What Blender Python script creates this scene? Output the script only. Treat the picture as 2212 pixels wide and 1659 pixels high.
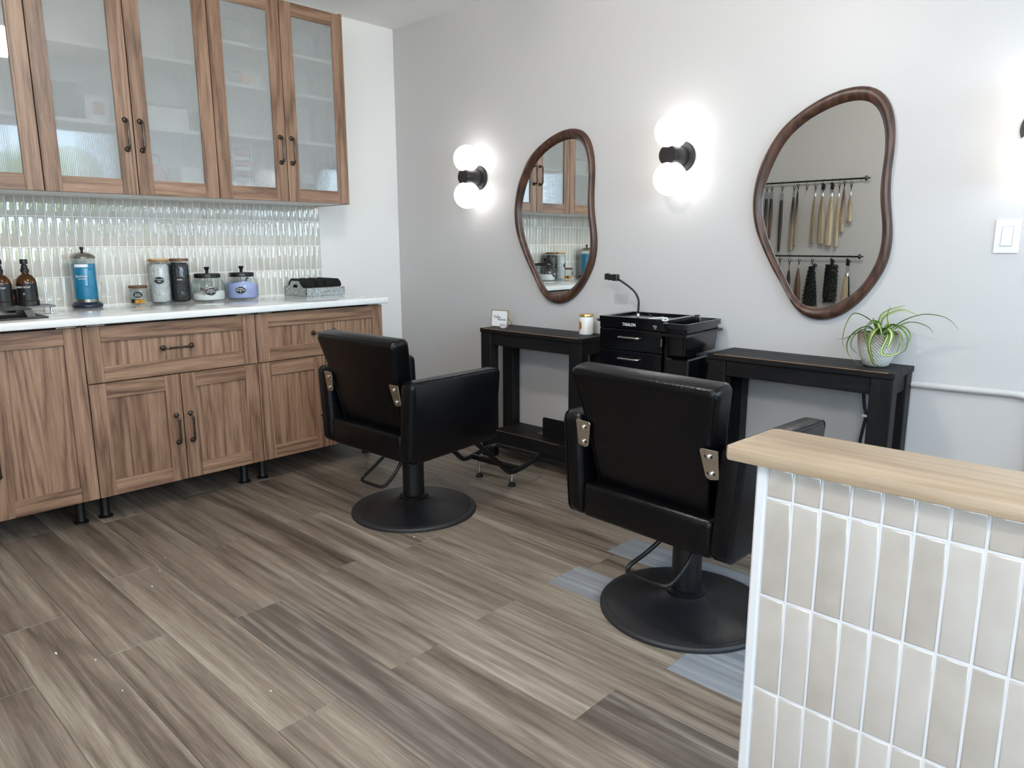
import bpy, bmesh, math, random
from mathutils import Vector, Matrix

random.seed(7)
SC = bpy.context.scene
for o in list(bpy.data.objects):
    bpy.data.objects.remove(o)
COL = SC.collection
PI = math.pi

# ------------------------------------------------------------------ camera
cam_d = bpy.data.cameras.new('camera')
cam = bpy.data.objects.new('camera', cam_d)
COL.objects.link(cam)
F_PX, YAW, PITCH, ROLL = 1566.99, 0.75743, 0.1919, -0.00215
cam_d.sensor_fit = 'HORIZONTAL'
cam_d.sensor_width = 36.0
cam_d.lens = F_PX / 2212.0 * 36.0
cam_d.clip_start = 0.02
cam_d.clip_end = 200
_fw = Vector((-math.sin(YAW) * math.cos(PITCH), math.cos(YAW) * math.cos(PITCH), -math.sin(PITCH)))
_r0 = Vector((math.cos(YAW), math.sin(YAW), 0))
_u0 = _r0.cross(_fw)
_r = _r0 * math.cos(ROLL) + _u0 * math.sin(ROLL)
_u = -_r0 * math.sin(ROLL) + _u0 * math.cos(ROLL)
cam.matrix_world = Matrix(((_r.x, _u.x, -_fw.x, 3.976), (_r.y, _u.y, -_fw.y, -3.100),
                           (_r.z, _u.z, -_fw.z, 1.2113), (0, 0, 0, 1)))
SC.camera = cam

# ------------------------------------------------------------------ world, exposure
world = bpy.data.worlds.new('world')
SC.world = world
world.use_nodes = True
WN = world.node_tree.nodes
WN['Background'].inputs['Color'].default_value = (0.62, 0.80, 1.0, 1)
WN['Background'].inputs['Strength'].default_value = 9.5
SC.view_settings.view_transform = 'Standard'
SC.view_settings.look = 'None'
SC.view_settings.gamma = 1.0
SC.view_settings.use_curve_mapping = False
SC.view_settings.exposure = 0.34
GLOBE_E = 3.8        # sconce globes
DISC_E = 125.0       # ceiling globes
SC.cycles.max_bounces = 8
SC.cycles.diffuse_bounces = 4
SC.cycles.glossy_bounces = 4
SC.cycles.transmission_bounces = 6
SC.cycles.transparent_max_bounces = 16
SC.cycles.sample_clamp_indirect = 6.0
SC.cycles.use_denoising = True
SC.cycles.use_adaptive_sampling = True
SC.cycles.adaptive_threshold = 0.08
SC.cycles.caustics_reflective = False
SC.cycles.caustics_refractive = False

H = 2.552            # ceiling height
XR, YF = 5.7, -5.6   # right wall, street front
YO, XO = -3.6, 2.35  # wall opposite the mirrors and where it ends


def portal(name, loc, rot, sx, sy):
    d = bpy.data.lights.new(name, 'AREA')
    d.shape = 'RECTANGLE'
    d.size, d.size_y = sx, sy
    d.cycles.is_portal = True
    o = bpy.data.objects.new(name, d)
    o.location, o.rotation_euler = loc, rot
    COL.objects.link(o)


portal('window_portal', (XR - 0.01, -1.775, 1.785), (0, PI / 2, 0), 1.33, 3.25)
portal('front_portal', (4.2, YF + 0.01, 1.6), (PI / 2, 0, 0), 1.8, 1.4)


# ------------------------------------------------------------------ materials
def new_mat(name):
    m = bpy.data.materials.new(name)
    m.use_nodes = True
    return m, m.node_tree.nodes, m.node_tree.links, m.node_tree.nodes['Principled BSDF']


def srgb(r, g, b):
    f = lambda c: (c / 255 / 12.92) if c / 255 <= 0.04045 else ((c / 255 + 0.055) / 1.055) ** 2.4
    return (f(r), f(g), f(b), 1)


def plain(name, col, rough=0.5, metal=0.0, bump=0.0, bscale=60, var=0.0, vscale=8, spec=None, coat=0.0):
    m, N, L, P = new_mat(name)
    P.inputs['Base Color'].default_value = col
    P.inputs['Roughness'].default_value = rough
    P.inputs['Metallic'].default_value = metal
    if spec is not None:
        P.inputs['Specular IOR Level'].default_value = spec
    if coat:
        P.inputs['Coat Weight'].default_value = coat
        P.inputs['Coat Roughness'].default_value = 0.05
    tc = N.new('ShaderNodeTexCoord')
    if bump:
        n = N.new('ShaderNodeTexNoise')
        n.inputs['Scale'].default_value = bscale
        n.inputs['Detail'].default_value = 3
        L.new(tc.outputs['Object'], n.inputs['Vector'])
        b = N.new('ShaderNodeBump')
        b.inputs['Strength'].default_value = bump
        b.inputs['Distance'].default_value = 0.01
        L.new(n.outputs['Fac'], b.inputs['Height'])
        L.new(b.outputs['Normal'], P.inputs['Normal'])
    if var:
        n2 = N.new('ShaderNodeTexNoise')
        n2.inputs['Scale'].default_value = vscale
        n2.inputs['Detail'].default_value = 4
        L.new(tc.outputs['Object'], n2.inputs['Vector'])
        mr = N.new('ShaderNodeMapRange')
        mr.inputs['From Min'].default_value = 0.3
        mr.inputs['From Max'].default_value = 0.7
        mr.inputs['To Min'].default_value = 1 - var
        mr.inputs['To Max'].default_value = 1 + var
        L.new(n2.outputs['Fac'], mr.inputs['Value'])
        mx = N.new('ShaderNodeVectorMath')
        mx.operation = 'SCALE'
        mx.inputs[0].default_value = col[:3]
        L.new(mr.outputs['Result'], mx.inputs['Scale'])
        L.new(mx.outputs['Vector'], P.inputs['Base Color'])
    return m


def math_node(N, L, op, a, b=None):
    n = N.new('ShaderNodeMath')
    n.operation = op
    for i, v in enumerate((a, b)):
        if v is None:
            continue
        if isinstance(v, (int, float)):
            n.inputs[i].default_value = v
        else:
            L.new(v, n.inputs[i])
    return n.outputs[0]


def ramp(N, L, fac, stops):
    r = N.new('ShaderNodeValToRGB')
    L.new(fac, r.inputs['Fac'])
    e = r.color_ramp.elements
    e[0].position, e[0].color = stops[0]
    e[1].position, e[1].color = stops[1]
    for p, c in stops[2:]:
        k = e.new(p)
        k.color = c
    return r.outputs['Color']


def wood(name, axis, stops, rough=0.5, size=1.0, ring=22.0, ring_w=0.45, streak_w=0.55, rand=0.15,
         broad=0.0, bump=0.15, long=0.10, fine=0.35, base=0.0, spec=0.5):
    """wood with cathedral rings and streaks; grain runs along axis 0/1/2; each piece shifted by its own random."""
    m, N, L, P = new_mat(name)
    tc = N.new('ShaderNodeTexCoord')
    oi = N.new('ShaderNodeObjectInfo')
    rnd = oi.outputs['Random']
    off = N.new('ShaderNodeCombineXYZ')
    for i, k in enumerate((31.7, 53.3, 17.9)):
        L.new(math_node(N, L, 'MULTIPLY', rnd, k), off.inputs[i])
    add = N.new('ShaderNodeVectorMath')
    L.new(tc.outputs['Object'], add.inputs[0])
    L.new(off.outputs[0], add.inputs[1])

    def stretched(k, s):
        mp = N.new('ShaderNodeMapping')
        sc = [s, s, s]
        sc[axis] = s * k
        mp.inputs['Scale'].default_value = sc
        L.new(add.outputs[0], mp.inputs['Vector'])
        return mp.outputs[0]

    def noise(vec, scale, detail=2.0, rough_=0.5):
        n = N.new('ShaderNodeTexNoise')
        n.inputs['Scale'].default_value = scale
        n.inputs['Detail'].default_value = detail
        n.inputs['Roughness'].default_value = rough_
        L.new(vec, n.inputs['Vector'])
        return n.outputs['Fac']

    big = noise(stretched(long, size), 7.0, 2.0, 0.45)
    wob = noise(stretched(0.25, size), 45.0, 2.0)
    phase = math_node(N, L, 'ADD', math_node(N, L, 'MULTIPLY', big, ring * 2 * PI),
                      math_node(N, L, 'MULTIPLY', wob, 2.0))
    rings = math_node(N, L, 'MULTIPLY_ADD', math_node(N, L, 'SINE', phase), 0.5)
    rings.node.inputs[2].default_value = 0.5
    rings = math_node(N, L, 'POWER', rings, 0.55)
    streak = noise(stretched(0.022, size), 70.0, 4.0, 0.62)
    streak2 = noise(stretched(0.03, size), 300.0, 3.0, 0.65)
    val = math_node(N, L, 'ADD', math_node(N, L, 'MULTIPLY', rings, ring_w),
                    math_node(N, L, 'MULTIPLY', streak, streak_w))
    val = math_node(N, L, 'ADD', val, math_node(N, L, 'MULTIPLY', math_node(N, L, 'SUBTRACT', streak2, 0.5), fine))
    val = math_node(N, L, 'ADD', val, base)
    if broad:
        br = noise(stretched(0.055, size), 9.5, 3.0, 0.5)
        val = math_node(N, L, 'ADD', val, math_node(N, L, 'MULTIPLY', math_node(N, L, 'SUBTRACT', br, 0.5), broad))
    val = math_node(N, L, 'ADD', val, math_node(N, L, 'MULTIPLY', math_node(N, L, 'SUBTRACT', rnd, 0.5), rand))
    col = ramp(N, L, val, stops)
    L.new(col, P.inputs['Base Color'])
    P.inputs['Roughness'].default_value = rough
    P.inputs['Specular IOR Level'].default_value = spec
    if bump:
        b = N.new('ShaderNodeBump')
        b.inputs['Strength'].default_value = bump
        b.inputs['Distance'].default_value = 0.002
        L.new(streak2, b.inputs['Height'])
        L.new(b.outputs['Normal'], P.inputs['Normal'])
    return m


M = {}
M['wall'] = plain('wall_paint', srgb(238, 236, 232), 0.42, bump=0.10, bscale=14)
M['wall_grey'] = plain('wall_paint_grey', srgb(198, 195, 193), 0.42, bump=0.10, bscale=14)
M['ceiling'] = plain('ceiling_paint', srgb(250, 249, 247), 0.8, bump=0.05, bscale=30)
M['white_trim'] = plain('white_trim', srgb(236, 236, 236), 0.4)
M['edge_trim'] = plain('painted_edge_trim', srgb(206, 206, 208), 0.45)
M['grout'] = plain('grout', srgb(248, 247, 243), 0.8)
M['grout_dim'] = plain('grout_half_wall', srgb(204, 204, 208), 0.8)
WAL = [(0.20, srgb(72, 50, 38)), (0.42, srgb(120, 91, 71)), (0.60, srgb(147, 115, 93)), (0.88, srgb(180, 148, 122))]
M['walnut_v'] = wood('walnut_effect_vertical', 2, WAL, rough=0.42, ring=10, ring_w=0.24, streak_w=0.62, rand=0.10, long=0.07, fine=0.60, broad=0.22, base=0.06)
M['walnut_h'] = wood('walnut_effect_horizontal', 1, WAL, rough=0.42, ring=10, ring_w=0.24, streak_w=0.62, rand=0.10, long=0.07, fine=0.60, broad=0.22, base=0.06)
FL = [(0.14, srgb(62, 52, 44)), (0.38, srgb(103, 90, 79)), (0.60, srgb(132, 119, 106)), (0.92, srgb(176, 164, 149))]
M['plank'] = wood('plank_grey_brown', 0, FL, rough=0.42, ring=7, ring_w=0.18, streak_w=0.60, rand=0.12, broad=0.85, bump=0.3, long=0.07, fine=0.55, base=0.11)
FD = [(0.12, srgb(54, 46, 41)), (0.42, srgb(80, 71, 64)), (0.68, srgb(100, 91, 83)), (0.95, srgb(146, 137, 127))]
M['plank_dark'] = wood('plank_dark_brown', 0, FD, rough=0.42, fine=0.22, base=0.1, ring=6, ring_w=0.25, streak_w=0.80, rand=0.05, broad=0.3, bump=0.25, long=0.07)
FB = [(0.12, srgb(92, 94, 97)), (0.42, srgb(122, 125, 129)), (0.68, srgb(142, 145, 149)), (0.95, srgb(170, 173, 177))]
M['plank_blue'] = wood('plank_blue_grey', 0, FB, rough=0.42, fine=0.22, base=0.1, ring=6, ring_w=0.20, streak_w=0.80, rand=0.05, broad=0.4, bump=0.25, long=0.07)
BK = [(0.10, srgb(10, 10, 11)), (0.45, srgb(16, 16, 17)), (0.75, srgb(26, 25, 26)), (0.97, srgb(80, 72, 64))]
M['blackwood_h'] = wood('black_stained_wood_along', 0, BK, rough=0.5, spec=0.22, ring=8, ring_w=0.25, streak_w=0.75, rand=0.05, broad=0.3, bump=0.4)
M['blackwood_v'] = wood('black_stained_wood_upright', 2, BK, rough=0.5, spec=0.22, ring=8, ring_w=0.25, streak_w=0.75, rand=0.05, broad=0.3, bump=0.4)
M['raw_edge'] = plain('rubbed_raw_wood', srgb(150, 112, 84), 0.7, var=0.3, vscale=40)
FRM = [(0.10, srgb(34, 20, 14)), (0.45, srgb(56, 34, 24)), (0.72, srgb(76, 49, 35)), (0.95, srgb(108, 74, 54))]
M['frame_wood'] = wood('dark_walnut_frame', 2, FRM, rough=0.38, ring=9, ring_w=0.4, streak_w=0.65, rand=0.0, long=0.25)
OAK = [(0.10, srgb(116, 96, 76)), (0.42, srgb(148, 128, 105)), (0.70, srgb(166, 147, 124)), (0.95, srgb(186, 169, 147))]
M['cap_wood'] = wood('pale_butcher_wood', 0, OAK, rough=0.42, ring=5, ring_w=0.25, streak_w=0.8, rand=0.0, broad=0.4, bump=0.1, long=0.2)
M['lid_wood'] = wood('acacia_lid', 1, [(0.1, srgb(110, 72, 45)), (0.45, srgb(160, 112, 72)), (0.7, srgb(200, 158, 108)), (0.95, srgb(222, 186, 138))],
                     rough=0.5, ring=4, ring_w=0.7, streak_w=0.3, rand=0.1, size=3)
M['lid_dark'] = wood('walnut_lid', 1, [(0.1, srgb(84, 52, 36)), (0.45, srgb(116, 76, 52)), (0.7, srgb(140, 98, 70)), (0.95, srgb(160, 118, 86))],
                     rough=0.5, ring=3, ring_w=0.5, streak_w=0.4, rand=0.1, size=3)
M['quartz'] = plain('white_quartz', srgb(242, 243, 242), 0.06, var=0.015, vscale=20)
M['box_white'] = plain('cabinet_white_melamine', srgb(232, 233, 232), 0.5)
M['bronze'] = plain('blackened_bronze', srgb(86, 77, 70), 0.28, metal=0.9, var=0.3, vscale=40)
M['leg_plastic'] = plain('black_plastic', srgb(12, 12, 15), 0.4)
M['leather'] = plain('black_leather', srgb(5, 5, 7), 0.30, bump=0.14, bscale=130, spec=0.26)
M['black_metal'] = plain('black_satin_metal', srgb(20, 20, 22), 0.33, metal=0.2)
M['base_metal'] = plain('black_textured_base', srgb(26, 26, 28), 0.42, bump=0.08, bscale=300, var=0.12, vscale=9)
M['rubber'] = plain('black_rubber_trim', srgb(32, 32, 34), 0.55)
M['chrome'] = plain('polished_chrome', srgb(222, 220, 215), 0.12, metal=1.0)
M['brushed'] = plain('brushed_steel_plate', srgb(205, 198, 186), 0.26, metal=1.0, bump=0.25, bscale=25)
M['sconce_black'] = plain('sconce_gunmetal', srgb(52, 50, 50), 0.35, metal=0.5)
M['cart_black'] = plain('glossy_black_cart', srgb(10, 10, 13), 0.13)
M['bin_black'] = plain('glossy_black_plastic_bin', srgb(13, 13, 16), 0.16)
M['gold'] = plain('polished_gold', srgb(226, 186, 104), 0.18, metal=1.0)
M['brass'] = plain('thin_brass', srgb(214, 200, 130), 0.25, metal=0.9)
M['paper'] = plain('white_paper', srgb(240, 240, 243), 0.7)
M['ink'] = plain('black_ink', srgb(28, 28, 30), 0.7)
M['white_ink'] = plain('white_print', srgb(240, 240, 240), 0.6)
M['ceramic'] = plain('white_ceramic', srgb(236, 235, 232), 0.25)
M['amber_print'] = plain('amber_label', srgb(176, 118, 52), 0.5, var=0.2, vscale=60)
M['crystal'] = plain('amethyst_crystal', srgb(186, 176, 184), 0.15, var=0.25, vscale=60)
M['soil'] = plain('potting_soil', srgb(48, 36, 26), 0.95, bump=0.6, bscale=120)
M['switch'] = plain('switch_plastic', srgb(226, 226, 232), 0.3)
M['black_plastic'] = plain('matte_black_plastic', srgb(22, 22, 22), 0.45)
M['towel'] = plain('black_terry_towel', srgb(22, 23, 26), 0.95, bump=0.9, bscale=420)
M['label_black'] = plain('chalkboard_label', srgb(24, 24, 26), 0.6)
M['amber'] = plain('amber_glass_dark', srgb(70, 38, 8), 0.08, var=0.4, vscale=30)
M['soap_label'] = plain('black_soap_label', srgb(24, 22, 22), 0.35)
M['blue_liquid'] = plain('blue_disinfectant', srgb(16, 128, 172), 0.12, var=0.08, vscale=14)
M['navy_base'] = plain('navy_plastic_base', srgb(24, 34, 56), 0.35)
M['dull_steel'] = plain('dull_steel_lid', srgb(176, 170, 160), 0.22, metal=1.0)
M['powder_white'] = plain('white_powder', srgb(238, 238, 236), 0.9, bump=0.2, bscale=200)
M['powder_lilac'] = plain('lilac_powder', srgb(172, 180, 226), 0.9, bump=0.2, bscale=200)
M['caps_clear'] = plain('bundled_clear_caps', srgb(208, 208, 210), 0.35, bump=1.0, bscale=90, var=0.12, vscale=60)
M['caps_black'] = plain('bundled_black_caps', srgb(26, 26, 30), 0.5, bump=1.0, bscale=90, var=0.5, vscale=60)
M['scoop'] = plain('brown_scoop_plastic', srgb(104, 80, 74), 0.4)
M['scoop_grey'] = plain('grey_scoop_plastic', srgb(96, 98, 108), 0.4)
M['orange'] = plain('orange_packet', srgb(232, 158, 60), 0.5, var=0.3, vscale=80)
M['stone_tray'] = plain('grey_drying_stone', srgb(132, 134, 138), 0.6)
M['cream_plastic'] = plain('cream_plastic', srgb(214, 200, 176), 0.5)
M['red_print'] = plain('red_print', srgb(186, 88, 80), 0.6, var=0.2, vscale=40)
M['grey_tray'] = plain('charcoal_plastic', srgb(52, 50, 49), 0.4)
M['pink_bag'] = plain('pink_bag', srgb(214, 120, 126), 0.6)
M['hedge'] = plain('hedge_leaves', srgb(130, 150, 60), 0.8, var=0.4, vscale=12)
M['pavement'] = plain('pale_pavement', srgb(190, 188, 182), 0.9)
M['scrap'] = plain('white_scrap', srgb(240, 240, 240), 0.6)
M['cord'] = plain('black_cord', srgb(16, 16, 18), 0.5)

# mirror glass
m, N, L, P = new_mat('mirror_glass')
P.inputs['Base Color'].default_value = (0.82, 0.83, 0.81, 1)
P.inputs['Metallic'].default_value = 1
P.inputs['Roughness'].default_value = 0.0
M['mirror'] = m

# galvanised zinc
m, N, L, P = new_mat('galvanised_zinc')
tc = N.new('ShaderNodeTexCoord')
vo = N.new('ShaderNodeTexVoronoi')
vo.inputs['Scale'].default_value = 110
L.new(tc.outputs['Object'], vo.inputs['Vector'])
c_ = ramp(N, L, vo.outputs['Distance'], [(0.1, srgb(120, 126, 124)), (0.8, srgb(196, 202, 200))])
L.new(c_, P.inputs['Base Color'])
P.inputs['Metallic'].default_value = 0.6
P.inputs['Roughness'].default_value = 0.42
M['zinc'] = m


def glazed_tile(name, cols, wav, wscale, rough=0.035):
    m, N, L, P = new_mat(name)
    tc = N.new('ShaderNodeTexCoord')
    oi = N.new('ShaderNodeObjectInfo')
    off = N.new('ShaderNodeCombineXYZ')
    for i, k in enumerate((31.7, 53.3, 17.9)):
        L.new(math_node(N, L, 'MULTIPLY', oi.outputs['Random'], k), off.inputs[i])
    add = N.new('ShaderNodeVectorMath')
    L.new(tc.outputs['Object'], add.inputs[0])
    L.new(off.outputs[0], add.inputs[1])
    n1 = N.new('ShaderNodeTexNoise')
    n1.inputs['Scale'].default_value = 16
    n1.inputs['Detail'].default_value = 3
    L.new(add.outputs[0], n1.inputs['Vector'])
    v = math_node(N, L, 'ADD', math_node(N, L, 'MULTIPLY', n1.outputs['Fac'], 0.7),
                  math_node(N, L, 'MULTIPLY', oi.outputs['Random'], 0.45))
    L.new(ramp(N, L, v, cols), P.inputs['Base Color'])
    n2 = N.new('ShaderNodeTexNoise')
    n2.inputs['Scale'].default_value = wscale
    n2.inputs['Detail'].default_value = 1.5
    L.new(add.outputs[0], n2.inputs['Vector'])
    b = N.new('ShaderNodeBump')
    b.inputs['Strength'].default_value = wav
    b.inputs['Distance'].default_value = 0.004
    L.new(n2.outputs['Fac'], b.inputs['Height'])
    L.new(b.outputs['Normal'], P.inputs['Normal'])
    P.inputs['Roughness'].default_value = rough
    P.inputs['Specular IOR Level'].default_value = 0.9
    P.inputs['Coat Weight'].default_value = 0.6
    P.inputs['Coat Roughness'].default_value = 0.03
    L.new(b.outputs['Normal'], P.inputs['Coat Normal'])
    return m


M['tile'] = glazed_tile('glazed_greige_tile', [(0.25, srgb(196, 192, 180)), (0.5, srgb(207, 203, 192)), (0.8, srgb(213, 211, 203)), (1.0, srgb(208, 202, 188))], 0.22, 24)
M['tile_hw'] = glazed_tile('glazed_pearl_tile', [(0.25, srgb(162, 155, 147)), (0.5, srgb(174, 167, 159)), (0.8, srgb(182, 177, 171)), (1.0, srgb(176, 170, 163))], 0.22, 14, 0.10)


def thin_glass(name, tint=(1, 1, 1, 1), gloss=1.0):
    m, N, L, P = new_mat(name)
    N.remove(P)
    out = N['Material Output']
    t = N.new('ShaderNodeBsdfTransparent')
    t.inputs['Color'].default_value = tint
    g = N.new('ShaderNodeBsdfGlossy')
    g.inputs['Roughness'].default_value = 0.03
    lw = N.new('ShaderNodeLayerWeight')
    lw.inputs['Blend'].default_value = 0.5
    f = math_node(N, L, 'POWER', lw.outputs['Facing'], 4.0)
    f = math_node(N, L, 'MULTIPLY_ADD', f, 0.75 * gloss)
    f.node.inputs[2].default_value = 0.05
    mx = N.new('ShaderNodeMixShader')
    L.new(f, mx.inputs[0])
    L.new(t.outputs[0], mx.inputs[1])
    L.new(g.outputs[0], mx.inputs[2])
    L.new(mx.outputs[0], out.inputs['Surface'])
    return m


M['glass'] = thin_glass('clear_jar_glass', (0.93, 0.96, 0.95, 1), 1.0)
M['pane'] = thin_glass('window_pane_glass', (0.97, 0.99, 0.99, 1), 1.0)

# ribbed, slightly frosted cabinet glass
m, N, L, P = new_mat('ribbed_cabinet_glass')
N.remove(P)
out = N['Material Output']
tc = N.new('ShaderNodeTexCoord')
sx = N.new('ShaderNodeSeparateXYZ')
L.new(tc.outputs['Object'], sx.inputs[0])
rib = math_node(N, L, 'SINE', math_node(N, L, 'MULTIPLY', sx.outputs['Y'], 2 * PI / 0.0072))
bp = N.new('ShaderNodeBump')
bp.inputs['Strength'].default_value = 0.025
bp.inputs['Distance'].default_value = 0.001
L.new(rib, bp.inputs['Height'])
bp2 = N.new('ShaderNodeBump')
bp2.inputs['Strength'].default_value = 0.55
bp2.inputs['Distance'].default_value = 0.002
L.new(rib, bp2.inputs['Height'])
tr = N.new('ShaderNodeBsdfTransparent')
tr.inputs['Color'].default_value = (0.98, 0.99, 0.985, 1)
rf = N.new('ShaderNodeBsdfRefraction')
rf.inputs['Roughness'].default_value = 0.22
rf.inputs['IOR'].default_value = 1.2
L.new(bp2.outputs[0], rf.inputs['Normal'])
tl = N.new('ShaderNodeBsdfTranslucent')
tl.inputs['Color'].default_value = (0.86, 0.88, 0.88, 1)
df = N.new('ShaderNodeBsdfDiffuse')
df.inputs['Color'].default_value = (0.93, 0.95, 0.94, 1)
gl = N.new('ShaderNodeBsdfGlossy')
gl.inputs['Roughness'].default_value = 0.02
L.new(bp.outputs[0], gl.inputs['Normal'])


def mixs(a, b, f):
    x = N.new('ShaderNodeMixShader')
    if isinstance(f, (int, float)):
        x.inputs[0].default_value = f
    else:
        L.new(f, x.inputs[0])
    L.new(a, x.inputs[1])
    L.new(b, x.inputs[2])
    return x.outputs[0]


lw = N.new('ShaderNodeLayerWeight')
lw.inputs['Blend'].default_value = 0.5
frf = math_node(N, L, 'MULTIPLY_ADD', math_node(N, L, 'POWER', lw.outputs['Facing'], 3.0), 0.8)
frf.node.inputs[2].default_value = 0.06
fog = mixs(tl.outputs[0], df.outputs[0], 0.75)
body = mixs(mixs(tr.outputs[0], rf.outputs[0], 0.32), fog, 0.27)
L.new(mixs(body, gl.outputs[0], frf), out.inputs['Surface'])
M['ribbed'] = m


def emitter(name, col, e):
    m, N, L, P = new_mat(name)
    P.inputs['Base Color'].default_value = (0.9, 0.9, 0.9, 1)
    P.inputs['Roughness'].default_value = 0.3
    P.inputs['Emission Color'].default_value = col
    P.inputs['Emission Strength'].default_value = e
    return m


M['globe'] = emitter('lit_opal_globe', (1.0, 0.975, 0.95, 1), GLOBE_E)
M['disc'] = emitter('lit_ceiling_disc', (1.0, 0.96, 0.91, 1), DISC_E)

# variegated leaf: pale midrib by the leaf's own UV
m, N, L, P = new_mat('spider_plant_leaf')
uv = N.new('ShaderNodeUVMap')
su = N.new('ShaderNodeSeparateXYZ')
L.new(uv.outputs[0], su.inputs[0])
d = math_node(N, L, 'ABSOLUTE', math_node(N, L, 'SUBTRACT', su.outputs['X'], 0.5))
L.new(ramp(N, L, d, [(0.0, srgb(214, 222, 160)), (0.10, srgb(206, 216, 140)), (0.17, srgb(104, 138, 52)), (0.5, srgb(74, 112, 40))]), P.inputs['Base Color'])
P.inputs['Roughness'].default_value = 0.38
P.inputs['Subsurface Weight'].default_value = 0.0
M['leaf'] = m

# woven two tone pot
m, N, L, P = new_mat('woven_pattern_pot')
tc = N.new('ShaderNodeTexCoord')
sx = N.new('ShaderNodeSeparateXYZ')
L.new(tc.outputs['Object'], sx.inputs[0])
ang = math_node(N, L, 'ARCTAN2', sx.outputs['Y'], sx.outputs['X'])
a1 = math_node(N, L, 'SINE', math_node(N, L, 'ADD', math_node(N, L, 'MULTIPLY', ang, 34), math_node(N, L, 'MULTIPLY', sx.outputs['Z'], 520)))
a2 = math_node(N, L, 'SINE', math_node(N, L, 'SUBTRACT', math_node(N, L, 'MULTIPLY', ang, 34), math_node(N, L, 'MULTIPLY', sx.outputs['Z'], 700)))
wv = math_node(N, L, 'MULTIPLY', math_node(N, L, 'ADD', a1, a2), 0.25)
nz = N.new('ShaderNodeTexNoise')
nz.inputs['Scale'].default_value = 14
L.new(tc.outputs['Object'], nz.inputs['Vector'])
zz = math_node(N, L, 'MULTIPLY_ADD', sx.outputs['Z'], 9.0)
zz.node.inputs[2].default_value = -0.62
v = math_node(N, L, 'ADD', math_node(N, L, 'ADD', zz, math_node(N, L, 'MULTIPLY', nz.outputs['Fac'], 0.6)), math_node(N, L, 'MULTIPLY', wv, 0.55))
L.new(ramp(N, L, v, [(0.1, srgb(204, 202, 196)), (0.42, srgb(190, 184, 174)), (0.60, srgb(140, 128, 112)), (0.95, srgb(120, 108, 94))]), P.inputs['Base Color'])
bb = N.new('ShaderNodeBump')
bb.inputs['Strength'].default_value = 0.6
bb.inputs['Distance'].default_value = 0.003
L.new(wv, bb.inputs['Height'])
L.new(bb.outputs[0], P.inputs['Normal'])
P.inputs['Roughness'].default_value = 0.55
M['pot'] = m


def hair_mat(name, top, bottom, z0, z1):
    m, N, L, P = new_mat(name)
    tc = N.new('ShaderNodeTexCoord')
    sx = N.new('ShaderNodeSeparateXYZ')
    L.new(tc.outputs['Object'], sx.inputs[0])
    mp = N.new('ShaderNodeMapping')
    mp.inputs['Scale'].default_value = (1, 1, 0.03)
    L.new(tc.outputs['Object'], mp.inputs[0])
    nz = N.new('ShaderNodeTexNoise')
    nz.inputs['Scale'].default_value = 260
    L.new(mp.outputs[0], nz.inputs['Vector'])
    mr = N.new('ShaderNodeMapRange')
    mr.inputs['From Min'].default_value = z0
    mr.inputs['From Max'].default_value = z1
    L.new(sx.outputs['Z'], mr.inputs['Value'])
    mx = N.new('ShaderNodeMix')
    mx.data_type = 'RGBA'
    L.new(mr.outputs[0], mx.inputs['Factor'])
    mx.inputs['A'].default_value = bottom
    mx.inputs['B'].default_value = top
    br = N.new('ShaderNodeMapRange')
    br.inputs['To Min'].default_value = 0.55
    br.inputs['To Max'].default_value = 1.45
    br.inputs['From Min'].default_value = 0.25
    br.inputs['From Max'].default_value = 0.75
    L.new(nz.outputs['Fac'], br.inputs['Value'])
    vm = N.new('ShaderNodeVectorMath')
    vm.operation = 'SCALE'
    L.new(mx.outputs['Result'], vm.inputs[0])
    L.new(br.outputs[0], vm.inputs['Scale'])
    L.new(vm.outputs[0], P.inputs['Base Color'])
    P.inputs['Roughness'].default_value = 0.45
    return m


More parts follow.
